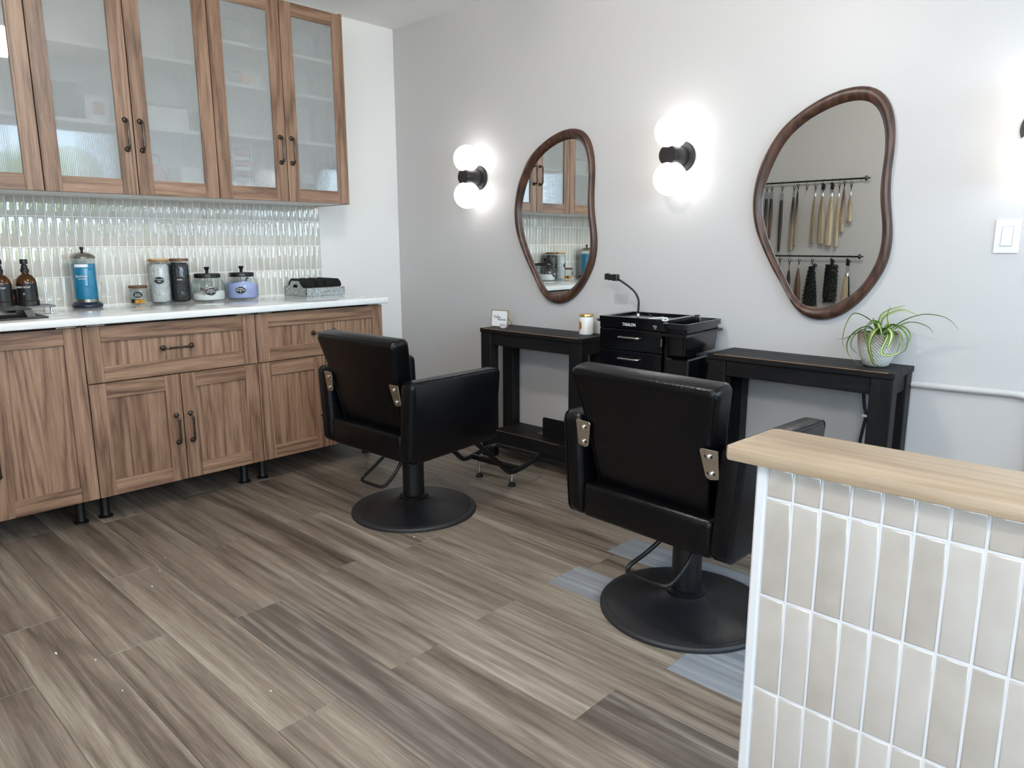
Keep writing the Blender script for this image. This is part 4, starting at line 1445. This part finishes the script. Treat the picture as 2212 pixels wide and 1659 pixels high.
# black drainer at the sink edge
t = thing('sink_drainer', 'black plastic drainer tray with open slot at the sink edge', 'drainer', (0, 0, ZC))
MB().box(0.36, 0.56, -2.62, -2.245, 0.0003, 0.008, 0.003, 2).build('mat', M['black_plastic'], t, smooth=False)
mb = MB()
mb.hexa([(0.38, -2.60, 0.008), (0.54, -2.60, 0.008), (0.54, -2.585, 0.008), (0.38, -2.585, 0.008), (0.39, -2.60, 0.042), (0.53, -2.60, 0.042), (0.53, -2.585, 0.042), (0.39, -2.585, 0.042)])
mb.hexa([(0.38, -2.315, 0.008), (0.54, -2.315, 0.008), (0.54, -2.285, 0.008), (0.38, -2.285, 0.008), (0.39, -2.325, 0.042), (0.53, -2.325, 0.042), (0.53, -2.295, 0.042), (0.39, -2.295, 0.042)])
mb.box(0.38, 0.535, -2.60, -2.30, 0.036, 0.044, 0.002)
mb.build('raised_shelf', M['grey_tray'], t, smooth=False)

# disinfectant jar
t = thing('disinfectant_jar', 'tall glass disinfectant jar of blue liquid with steel lid', 'jar', (0.098, -1.962, ZC))
MB().lathe([(0.062, 0.0003), (0.066, 0.004), (0.066, 0.014), (0.058, 0.022), (0.052, 0.026)], 40).build('base', M['navy_base'], t)
MB().lathe([(0.050, 0.026), (0.050, 0.040)], 40).build('steel_band', M['dull_steel'], t)
MB().lathe([(0.0485, 0.040), (0.0495, 0.044), (0.0495, 0.206)], 40).build('liquid', M['blue_liquid'], t)
MB().lathe([(0.0515, 0.028), (0.0520, 0.034), (0.0520, 0.228), (0.0505, 0.232)], 40).build('glass', M['glass'], t)
MB().lathe([(0.054, 0.230), (0.0545, 0.238), (0.048, 0.246), (0.028, 0.256), (0.010, 0.260)], 40).build('lid', M['dull_steel'], t)
MB().lathe([(0.004, 0.256), (0.005, 0.266), (0.009, 0.276), (0.0095, 0.282), (0.008, 0.284)], 20).build('knob', M['black_plastic'], t)
oa = CA + 0.05
v, f_ = [], []
for i in range(9):
    a = oa - 0.55 + i * 0.14
    v += [(0.0526 * math.cos(a), 0.0526 * math.sin(a), 0.190), (0.0526 * math.cos(a), 0.0526 * math.sin(a), 0.204)]
for i in range(8):
    f_.append((2 * i, 2 * i + 2, 2 * i + 3, 2 * i + 1))
mb = MB()
mb._add(v, f_)
mb.build('white_label', M['paper'], t)
text('print', 'Barbicide', 0.0135, M['white_ink'], t, (0.0535 * math.cos(oa), 0.0535 * math.sin(oa), 0.148), (PI / 2, 0, oa + PI / 2))
text('print', 'Germicide', 0.0080, M['white_ink'], t, (0.0535 * math.cos(oa), 0.0535 * math.sin(oa), 0.136), (PI / 2, 0, oa + PI / 2))


def ribbed_jar(x, y, r, h, lidmat, fill, fill_h, label, lines, size, name='storage_jar', lid_h=0.013):
    t_ = thing(name, label, 'jar', (x, y, ZC), 0, 'ribbed jars with wooden lids')
    n = 48

    def ring(rad, z, amp):
        return [((rad + amp * math.cos(16 * 2 * PI * i / n)) * math.cos(2 * PI * i / n), (rad + amp * math.cos(16 * 2 * PI * i / n)) * math.sin(2 * PI * i / n), z) for i in range(n)]
    hb_ = h - lid_h
    MB().loft([ring(r * 0.80, 0.0003, 0), ring(r * 0.95, 0.006, 0.0008), ring(r, 0.016, 0.0014), ring(r, hb_ - 0.014, 0.0014), ring(r * 0.93, hb_ - 0.004, 0.0006), ring(r * 0.91, hb_, 0)]).build('glass', M['glass'], t_)
    if fill_h:
        MB().loft([ring(r * 0.76, 0.004, 0), ring(r * 0.90, 0.010, 0), ring(r * 0.93, 0.022, 0.0008), ring(r * 0.93, fill_h * 0.55, 0.0008), ring(r * 0.91, fill_h * 0.93, 0.0014), ring(r * 0.70, fill_h, 0.003)]).build('contents', M[fill], t_)
    MB().lathe([(r * 0.97, hb_), (r * 0.99, hb_ + 0.002), (r * 0.99, h - 0.002), (r * 0.96, h)], 36).build('lid', M[lidmat], t_)
    oval_label(t_, r + 0.0028, CA + 0.12, h * 0.52, r * 0.50, r * 0.36, lines, size)
    return t_


ribbed_jar(0.085, -1.612, 0.0480, 0.222, 'lid_wood', 'caps_clear', 0.196, 'tall ribbed jar of clear caps with pale wooden lid', ['Processing', 'caps'], 0.0095)
ribbed_jar(0.085, -1.509, 0.0470, 0.222, 'lid_dark', 'caps_black', 0.200, 'tall ribbed jar of black swabs with brown wooden lid', ['Swabs'], 0.010)
sj = ribbed_jar(0.085, -1.722, 0.0440, 0.092, 'lid_dark', 'label_black', 0, 'short ribbed jar with wooden lid holding small orange packets', ['Snacks', 'samples'], 0.009)
for i, (px, py, m_) in enumerate(((0.012, -0.018, 'orange'), (0.022, 0.004, 'orange'), (-0.004, 0.014, 'orange'), (-0.006, -0.024, 'label_black'), (-0.022, -0.006, 'label_black'))):
    o = box(-0.010, 0.010, -0.008, 0.008, 0, 0.020, 0.001).build('packet', M[m_], sj, smooth=False)
    o.location = (px, py, 0.004)
    o.rotation_euler = (0.1 * (i - 2), 0.12, i * 0.6)


def cookie_jar(x, y, fillm, fill_h, label, lines, scoopm, flip):
    t_ = thing('cookie_jar', label, 'jar', (x, y, ZC), 0, 'round jars with black lids')
    MB().lathe([(0.076, 0.0003), (0.082, 0.004), (0.084, 0.012), (0.084, 0.070), (0.081, 0.090), (0.073, 0.106), (0.063, 0.118), (0.060, 0.126)], 48).build('glass', M['glass'], t_)
    n = 40
    top = []
    for i in range(n):
        a = 2 * PI * i / n
        top.append((0.0805 * math.cos(a), 0.0805 * math.sin(a), fill_h + 0.006 * math.sin(3 * a + flip) + 0.010 * math.sin(a + flip)))
    low = [(0.0805 * math.cos(2 * PI * i / n), 0.0805 * math.sin(2 * PI * i / n), 0.012) for i in range(n)]
    bot = [(0.074 * math.cos(2 * PI * i / n), 0.074 * math.sin(2 * PI * i / n), 0.005) for i in range(n)]
    mid = [(x_ * 0.4, y_ * 0.4, fill_h + 0.012 - 0.014 * (i % 7 == 0)) for i, (x_, y_, _) in enumerate(top)]
    MB().loft([bot, low, top, mid]).build('powder', M[fillm], t_, angle=60)
    MB().lathe([(0.064, 0.120), (0.066, 0.122), (0.066, 0.138), (0.063, 0.142), (0.05, 0.144), (0.008, 0.1445)], 44).build('lid', M['black_metal'], t_)
    MB().lathe([(0.0085, 0.142), (0.0075, 0.156), (0.012, 0.168), (0.0145, 0.174), (0.013, 0.177)], 20).build('knob', M['black_metal'], t_)
    oval_label(t_, 0.0852, CA + (0.28 if scoopm == 'scoop' else -0.02), 0.050, 0.026, 0.019, lines, 0.0105)
    sc = MB()
    if scoopm == 'scoop':
        sc.tube([(0.045, -0.062, 0.068), (0.052, -0.030, 0.054), (0.056, -0.012, 0.050)], 0.006, 8)
        sc.lathe([(0.020, 0.0), (0.022, 0.012), (0.016, 0.030)], 16, (0.050, 0.008, 0.042))
    else:
        sc.tube([(0.028, 0.000, fill_h - 0.01), (0.034, 0.012, fill_h + 0.030), (0.030, 0.020, 0.112)], 0.005, 8)
    sc.build('scoop', M[scoopm], t_)
    return t_


cookie_jar(0.125, -1.383, 'powder_white', 0.040, 'round glass jar of white powder with black lid and scoop', ['Redken', 'Blonde Idl', '7'], 'scoop', 0.5)
cookie_jar(0.125, -1.192, 'powder_lilac', 0.082, 'round glass jar of lilac powder with black lid', ['Redken', 'Blonde Idl', '9'], 'scoop_grey', 2.2)

# galvanised tray with rolled towels
t = thing('galvanised_tray', 'galvanised metal tray with cut-out handles at the counter end', 'tray', (0.150, -0.755, ZC), 0.0)
tw, td = 0.128, 0.118      # half sizes along y and x
box(-td, td, -tw, tw, 0.0003, 0.004).build('tray_floor', M['zinc'], t, smooth=False)
for s_ in (-1, 1):
    a, b = (td - 0.003, td) if s_ > 0 else (-td, -td + 0.003)
    box(a, b, -tw, tw, 0.004, 0.046).build('long_side', M['zinc'], t, smooth=False)
    MB().tube([(s_ * td, -tw, 0.046), (s_ * td, tw, 0.046)], 0.0025, 8).build('rolled_rim', M['dull_steel'], t)


def end_profile(z0):
    pts = [(-td, z0)]
    pts += [(td, z0), (td, 0.046), (td * 0.72, 0.050), (td * 0.52, 0.066), (td * 0.34, 0.084), (-td * 0.34, 0.084), (-td * 0.52, 0.066), (-td * 0.72, 0.050), (-td, 0.046)]
    return pts


for s_ in (-1, 1):
    y_ = s_ * tw
    # end board with a slot: built from four strips round the hole
    e = MB()
    d0, d1 = (y_ - 0.003, y_) if s_ > 0 else (y_, y_ + 0.003)
    e.prism([(-td, 0.004), (td, 0.004), (td, 0.046), (-td, 0.046)], d0, d1, 'Y')
    e.prism([(-td * 0.72, 0.046), (-0.024, 0.046), (-0.024, 0.064), (-td * 0.46, 0.064), (-td * 0.56, 0.056)], d0, d1, 'Y')
    e.prism([(0.024, 0.046), (td * 0.72, 0.046), (td * 0.56, 0.056), (td * 0.46, 0.064), (0.024, 0.064)], d0, d1, 'Y')
    e.prism([(-td * 0.48, 0.064), (td * 0.48, 0.064), (td * 0.34, 0.084), (-td * 0.34, 0.084)], d0, d1, 'Y')
    e.build('end_board', M['zinc'], t, smooth=False)


def towel_mesh(r, ln):
    n, turns = 90, 3.2
    th_ = r / turns * 0.86
    outer, inner = [], []
    for i in range(n + 1):
        a = 2 * PI * turns * i / n
        rad = r * (1 - 0.92 * i / n)
        wob = 1 + 0.02 * math.sin(5 * a)
        outer.append((rad * wob * math.cos(a), rad * wob * math.sin(a)))
        inner.append(((rad - th_) * wob * math.cos(a), (rad - th_) * wob * math.sin(a)))
    poly = outer + inner[::-1]
    k_ = len(outer)
    v_, f2 = [], []
    for h in (-ln / 2, -ln / 2 + 0.004, ln / 2 - 0.004, ln / 2):
        for j, (a, b) in enumerate(poly):
            v_.append((h, a, b))
    m_ = len(poly)
    for q in range(3):
        for j in range(m_):
            f2.append((q * m_ + j, q * m_ + (j + 1) % m_, (q + 1) * m_ + (j + 1) % m_, (q + 1) * m_ + j))
    for base in (0, 3 * m_):
        for j in range(k_ - 1):
            f2.append((base + j, base + j + 1, base + m_ - 2 - j, base + m_ - 1 - j))
    mb_ = MB()
    mb_._add(v_, f2)
    return mb_.mesh('towel', M['towel'])


TW = towel_mesh(0.033, 0.205)
names = ['first rolled black towel in the zinc tray, at its handle end nearest the lilac jar', 'second rolled black towel in the zinc tray, counted from the lilac jar',
         'third rolled black towel in the zinc tray, counted from the lilac jar', 'last rolled black towel in the zinc tray, at the counter end']
for i in range(4):
    o = link('rolled_towel', TW)
    o.location = (0.150, -0.755 - 0.0885 + i * 0.059, ZC + 0.0525)
    o.rotation_euler = (0, 0, random.uniform(-0.02, 0.02))
    o.scale = (1, 0.84, 1.38)
    tag(o, names[i], 'towel', 'rolled black towels')

# ------------------------------------------------------------------ things inside the wall cabinets
ZB = 1.431 + 0.0182


def inner(name, label, cat, x, y, z, parts, rz=0.0):
    t_ = thing(name, label, cat, (x, y, z), rz)
    for pn, b, m_ in parts:
        (box(*b, 0.002) if len(b) == 6 else b).build(pn, M[m_], t_, smooth=False)
    return t_


# organiser with colour tubes
org = thing('tube_organiser', 'white divided organiser with boxed colour tubes behind the ribbed glass', 'organiser', (0.06, -1.35, ZB))
for y in (0.0, 0.095, 0.19, 0.262):
    box(0, 0.20, y, y + 0.005, 0, 0.27).build('divider', M['box_white'], org, smooth=False)
box(0, 0.20, 0, 0.267, 0, 0.004).build('base', M['box_white'], org, smooth=False)
tb = [box(0, 0.16, 0.008, 0.09, 0, 0.020, 0.002).mesh('tube_box', M[m_], smooth=False) for m_ in ('red_print', 'paper', 'stone_tray', 'grey_tray')]
for cidx, y in enumerate((0.0, 0.095)):
    for j in range(9):
        o = link('tube_box', tb[(j % 2) if cidx else (2 + j % 2)], org)
        o.location = (0.035, y, 0.006 + j * 0.026)
inner('basket', 'dark basket with clips behind the ribbed glass above the towels', 'basket', 0.10, -0.93, ZB, [('basket_body', (0, 0.16, 0, 0.2, 0.0, 0.09), 'grey_tray'), ('clip_card', (0.03, 0.12, 0.03, 0.07, 0.09, 0.14), 'red_print'), ('clip_card', (0.03, 0.12, 0.11, 0.16, 0.09, 0.15), 'paper')])
inner('carton', 'white and orange carton on the middle shelf behind ribbed glass', 'box', 0.14, -1.20, 2.005, [('box_body', (0, 0.12, 0, 0.12, 0.0, 0.07), 'paper'), ('orange_side', (0.1201, 0.122, 0.0, 0.05, 0.01, 0.06), 'orange'), ('open_flap', (0.0, 0.12, -0.01, 0.11, 0.074, 0.082), 'paper')], 0.15)
inner('clear_bin', 'grey translucent bin on the top shelf behind ribbed glass', 'bin', 0.10, -1.34, 2.20, [('bin_body', (0, 0.18, 0, 0.20, 0, 0.11), 'stone_tray')])
inner('clear_bin', 'grey translucent bin on the top shelf behind the last glass door', 'bin', 0.10, -0.92, 2.20, [('bin_body', (0, 0.18, 0, 0.16, 0, 0.12), 'stone_tray')])
inner('picture_box', 'white box with red picture behind the middle cabinet glass', 'box', 0.16, -1.935, 1.75, [('box_body', (0, 0.12, 0, 0.10, 0, 0.11), 'paper'), ('red_picture', (0.1201, 0.122, 0.03, 0.075, 0.03, 0.085), 'red_print')])
inner('grey_case', 'dark grey case beside the white picture box behind glass', 'case', 0.16, -2.06, 1.75, [('case_body', (0, 0.12, 0, 0.11, 0, 0.15), 'grey_tray')])
inner('storage_box', 'pale plastic storage box behind glass next to the picture box', 'box', 0.12, -1.70, 1.75, [('box_body', (0, 0.16, 0, 0.22, 0, 0.10), 'paper'), ('box_lid', (-0.004, 0.164, -0.004, 0.224, 0.1, 0.108), 'stone_tray')])
inner('dark_case', 'dark case beside the pale storage box behind glass', 'case', 0.12, -1.465, 1.75, [('case_body', (0, 0.16, 0, 0.05, 0, 0.10), 'grey_tray')])
for i, (y, h, lb) in enumerate(((-2.06, 0.17, 'tall white bottle behind the middle cabinet glass, leftmost of two'), (-1.96, 0.15, 'tall white bottle behind the middle cabinet glass, rightmost of two'))):
    t_ = thing('shampoo_bottle', lb, 'bottle', (0.2, y, ZB), 0, 'shampoo bottles behind glass')
    MB().lathe([(0.034, 0), (0.036, 0.005), (0.036, h * 0.75), (0.02, h * 0.86)], 20).build('bottle', M['ceramic'], t_)
    MB().lathe([(0.018, h * 0.86), (0.018, h), (0.016, h + 0.004)], 16).build('cap', M['box_white'], t_)
t_ = thing('pink_bag', 'pink bag low behind the middle cabinet glass', 'bag', (0.2, -1.63, ZB))
MB().loft([[(0.05 * a * math.cos(q), 0.055 * a * math.sin(q), z) for q in [2 * PI * i / 20 for i in range(20)]] for z, a in ((0, 0.9), (0.03, 1.05), (0.09, 1.0), (0.12, 0.7), (0.14, 0.45))]).build('bag_body', M['pink_bag'], t_)
MB().tube(smooth_path([(0, -0.02, 0.135), (0, -0.025, 0.17), (0, 0.0, 0.185), (0, 0.025, 0.17), (0, 0.02, 0.135)], 5), 0.004, 8).build('bag_handle', M['red_print'], t_)
inner('towel_stack', 'stack of folded white towels low behind the cabinet glass', 'towels', 0.14, -1.55, ZB, [('towel', (0, 0.16, 0, 0.11, 0.0, 0.045), 'powder_white'), ('towel', (0.003, 0.157, 0.003, 0.107, 0.0452, 0.09), 'powder_white'), ('towel', (0, 0.155, 0.002, 0.106, 0.0902, 0.13), 'powder_white')])

# ------------------------------------------------------------------ hair rods on the opposite wall
YR = YO + 0.06


def rod(z, label):
    t_ = thing('hair_rod', label, 'rail', (0, YR, z), 0, 'hair extension rods')
    MB().tube([(0.30, 0, 0), (1.80, 0, 0)], 0.007, 12).build('rail', M['black_metal'], t_)
    for x, s_ in ((1.80, 1), (0.30, -1)):
        MB().lathe([(0.006, 0.0), (0.020, 0.006), (0.022, 0.014), (0.012, 0.022), (0.006, 0.028), (0.007, 0.034), (0.001, 0.048)] if s_ > 0 else
                   [(0.006, 0.0), (0.020, -0.006), (0.022, -0.014), (0.012, -0.022), (0.006, -0.028), (0.007, -0.034), (0.001, -0.048)], 14, (x, 0, 0), 'X').build('finial', M['black_metal'], t_)
        MB().tube([(x - s_ * 0.04, 0, 0), (x - s_ * 0.04, -0.057, 0)], 0.006, 8).build('bracket', M['black_metal'], t_)


rod(1.740, 'upper black rod of hair extensions on the wall opposite the mirrors')
rod(1.091, 'lower black rod of hair extensions on the wall opposite the mirrors')


def hook_and_clip(t_, drop, big=False):
    """hook over the rod and a spring clip below it; thing's origin is on the rod axis"""
    hp = smooth_path([(0, -0.010, -0.003), (0, -0.004, 0.010), (0, 0.008, 0.006), (0, 0.011, -0.006), (0, 0.004, -0.03), (0, 0, -drop + 0.03)], 5)
    MB().tube(hp, 0.0016, 6).build('hook', M['black_metal'], t_)
    z = -drop
    c_ = MB()
    if big:
        c_.box(-0.014, 0.014, -0.008, 0.008, z - 0.02, z + 0.032, 0.003)
        c_.box(-0.018, -0.004, -0.010, 0.010, z + 0.028, z + 0.040, 0.002)
        c_.box(0.008, 0.026, -0.003, 0.003, z + 0.008, z + 0.014, 0.001)
    else:
        c_.tube([(-0.012, 0, z + 0.030), (-0.003, 0, z + 0.004), (0, 0, z - 0.018)], 0.0032, 6)
        c_.tube([(0.012, 0, z + 0.030), (0.003, 0, z + 0.004), (0, 0, z - 0.018)], 0.0032, 6)
    c_.build('clip', M['black_metal'], t_)


def hair(x, zr, z_top, z_bot, w_top, w_mid, w_bot, cols, label, big=False, tab=None, drift=0.0, ring_=False):
    t_ = thing('hair_extension', label, 'hair extension', (x, YR, zr), 0, 'hair extensions on the rods')
    drop = min(0.06, (zr - z_top) * 0.62)
    hook_and_clip(t_, drop, big)
    a0, a1 = z_top - zr, z_bot - zr
    n = 28
    rings = []
    K_ = 14
    for j in range(K_ + 1):
        u = j / K_
        if u < 0.4:
            w_ = w_top + (w_mid - w_top) * (u / 0.4) ** 0.8
        else:
            w_ = (w_mid + (w_bot - w_mid) * ((u - 0.4) / 0.6) ** 1.4) * (1.0 if u < 0.95 else 0.72)
        z = a0 + (a1 - a0) * u
        rg = []
        for i in range(n):
            q = 2 * PI * i / n
            rid = 1 + 0.10 * math.sin(5 * q + 2.0 * u) + 0.06 * math.sin(11 * q - 1.5 * u)
            zz = z + (0.005 * math.sin(7 * q) if j == K_ else 0)
            rg.append((drift * u + w_ * rid * math.cos(q), w_ * 0.5 * rid * math.sin(q), zz))
        rings.append(rg)
    m_ = hair_mat('hair_' + label[:12], cols[0], cols[1], a1 + 0.35 * (a0 - a1), a1 + 0.8 * (a0 - a1))
    MB().loft(rings).build('hair', m_, t_, angle=80)
    if tab == 'card':
        box(-0.014, 0.014, -0.003, 0.003, a0 - 0.004, a0 + 0.062).build('tab_card', M['stone_tray'], t_, smooth=False)
    elif tab == 'ring':
        MB().lathe([(w_top * 1.1, a0 - 0.004), (w_top * 1.1, a0 + 0.024)], 14).build('metal_tip', M['chrome'], t_)
    if not tab:
        MB().tube([(0, 0, -drop), (0, 0, a0 + 0.004)], 0.003, 6).build('tip_cord', M['black_metal'], t_)
    else:
        MB().tube([(0, 0, -drop), (0, 0, a0 + 0.03)], 0.002, 6).build('tip_cord', M['black_metal'], t_)
    return t_


DK, DB, BR, LB, BL, PB = srgb(24, 20, 18), srgb(54, 42, 35), srgb(98, 76, 62), srgb(146, 128, 106), srgb(172, 153, 127), srgb(190, 172, 145)
UP, LO = 1.740, 1.091
hair(0.895, UP, 1.605, 1.30, 0.012, 0.017, 0.015, (DK, DB), 'dark short extension at the left end of the upper rod', tab='card')
hair(0.953, UP, 1.605, 1.28, 0.012, 0.017, 0.013, (DK, BR), 'dark to brown ombre extension, second on the upper rod', tab='card')
hair(1.000, UP, 1.604, 1.24, 0.012, 0.019, 0.012, (DK, BR), 'dark to brown ombre extension, third on the upper rod', tab='card')
hair(1.097, UP, 1.588, 1.128, 0.013, 0.017, 0.013, (DK, DB), 'longest dark brown straight extension on the upper rod', tab='card')
hair(1.206, UP, 1.610, 1.140, 0.008, 0.017, 0.017, (DK, LB), 'long black to blonde ombre extension on the upper rod')
hair(1.240, UP, 1.661, 1.180, 0.005, 0.014, 0.013, (DK, LB), 'thin black to caramel ombre extension on the upper rod')
t_ = thing('hair_hook', 'empty clip hook between dark and blonde extensions on the upper rod', 'hook', (1.318, YR, UP))
hook_and_clip(t_, 0.06)
hair(1.397, UP, 1.613, 1.205, 0.006, 0.020, 0.018, (LB, LB), 'ash blonde extension, first of the blondes beside the empty hook', tab='ring')
hair(1.462, UP, 1.610, 1.198, 0.008, 0.026, 0.026, (LB, BL), 'wide sandy blonde extension with black clip on the upper rod', True, 'ring', 0.012)
hair(1.539, UP, 1.606, 1.183, 0.009, 0.026, 0.028, (BL, PB), 'wide palest blonde extension with black clip on the upper rod', True, 'ring')
hair(1.599, UP, 1.600, 1.175, 0.006, 0.020, 0.017, (BL, BL), 'golden blonde extension right of the palest blonde one', False, 'ring')
hair(1.640, UP, 1.663, 1.300, 0.006, 0.018, 0.016, (BR, BL), 'brown rooted blonde extension near the right end of upper rod')
hair(1.696, UP, 1.610, 1.380, 0.005, 0.018, 0.024, (LB, BL), 'shortest blonde extension at the right end of the upper rod', False, 'ring')
hair(1.119, LO, 1.010, 0.75, 0.006, 0.012, 0.010, (DK, DK), 'thin black extension at the left of the lower rod')
hair(1.209, LO, 0.965, 0.74, 0.006, 0.018, 0.012, (DK, DB), 'short dark extension on the lower rod beside the auburn one')
hair(1.295, LO, 0.990, 0.640, 0.005, 0.026, 0.030, (BR, srgb(96, 66, 50)), 'auburn brown straight extension on the lower rod', tab='ring')


def curly(x, zr, z_top, z_bot, w_top, w_bot, label, knot):
    t_ = thing('curly_hair_extension', label, 'hair extension', (x, YR, zr), 0, 'hair extensions on the rods')
    hook_and_clip(t_, 0.058, not knot)
    a0, a1 = z_top - zr, z_bot - zr
    core, n = [], 20
    for j in range(11):
        u = j / 10
        w_ = w_top + (w_bot - w_top) * u ** 0.7
        core.append([(w_ * 0.85 * math.cos(2 * PI * i / n) * (1 + 0.08 * math.sin(9 * i + 3 * j)), w_ * 0.40 * math.sin(2 * PI * i / n), a0 + (a1 - a0) * u * 0.97) for i in range(n)])
    mt = hair_mat('curly_black_hair', srgb(14, 13, 13), srgb(16, 15, 15), a1, a0)
    cz = MB().loft(core)
    for s_ in range(34):
        an = random.uniform(0, 2 * PI)
        ph = random.uniform(0, 6)
        pts = []
        for j in range(60):
            u = j / 59
            w_ = (w_top + (w_bot - w_top) * u ** 0.7) * 0.95
            rr = 0.007 + 0.002 * math.sin(ph)
            pts.append((w_ * math.cos(an) + rr * math.cos(u * 52 + ph), w_ * 0.45 * math.sin(an) + rr * math.sin(u * 52 + ph), a0 + (a1 - a0) * u * (0.9 + 0.1 * math.sin(ph * 3))))
        cz.tube(pts, 0.0026, 4)
    cz.build('curls', mt, t_, angle=80)
    if knot:
        kn = MB().lathe([(0.006, -0.018), (0.018, -0.008), (0.018, 0.008), (0.006, 0.018)], 14).build('knot', mt, t_)
        kn.location = (0.026, 0, a0 + 0.010)
        kn.rotation_euler = (0, 1.1, 0)
    return t_


curly(1.414, LO, 1.000, 0.640, 0.016, 0.066, 'knotted curly black extension on the lower rod', True)
curly(1.588, LO, 1.020, 0.680, 0.048, 0.056, 'wide curly black weft on the lower rod', False)
sw = thing('swatch_ring', 'ring of blonde and brown colour swatches at the right end of lower rod', 'swatch ring', (1.722, YR, LO))
hook_and_clip(sw, 0.058, True)
MB().tube([(0.020 * math.cos(q), 0, -0.115 + 0.034 * math.sin(q)) for q in [2 * PI * i / 20 for i in range(20)]], 0.0012, 6, closed=True).build('wire_ring', M['chrome'], sw)
for i, cc in enumerate((PB, BL, BL, PB, BR, PB, DB, DK)):
    x = -0.040 + i * 0.0115
    rg = []
    for z, wv_ in ((-0.148, 0.004), (-0.20, 0.008), (-0.34, 0.009), (-0.42, 0.007)):
        sp = 0.35 + 0.65 * (-0.148 - z) / 0.27
        rg.append([(x * sp + wv_ * math.cos(q), wv_ * 0.6 * math.sin(q) + 0.006 * (i % 2), z) for q in [2 * PI * j / 10 for j in range(10)]])
    MB().loft(rg).build('swatch', hair_mat('swatch_hair', cc, cc, -1, 0), sw)
MB().lathe([(0.018, -0.165), (0.014, -0.142), (0.006, -0.136)], 16).build('metal_cap', M['chrome'], sw)

# ------------------------------------------------------------------ specks on the floor
sp = MB()
for x, y, a, b in ((1.36, -2.23, 0.010, 0.004), (1.60, -2.60, 0.014, 0.004), (1.73, -2.53, 0.006, 0.004), (1.25, -2.16, 0.008, 0.003), (1.70, -1.30, 0.008, 0.004), (2.25, -2.25, 0.007, 0.003), (1.95, -2.53, 0.006, 0.003), (1.15, -2.10, 0.006, 0.003)):
    sp.box(x, x + a, y, y + b, 0.0002, 0.0012)
tag(sp.build('floor_scraps', M['scrap'], smooth=False), 'tiny white foil scraps scattered over the plank floor', 'scraps', kind='stuff')
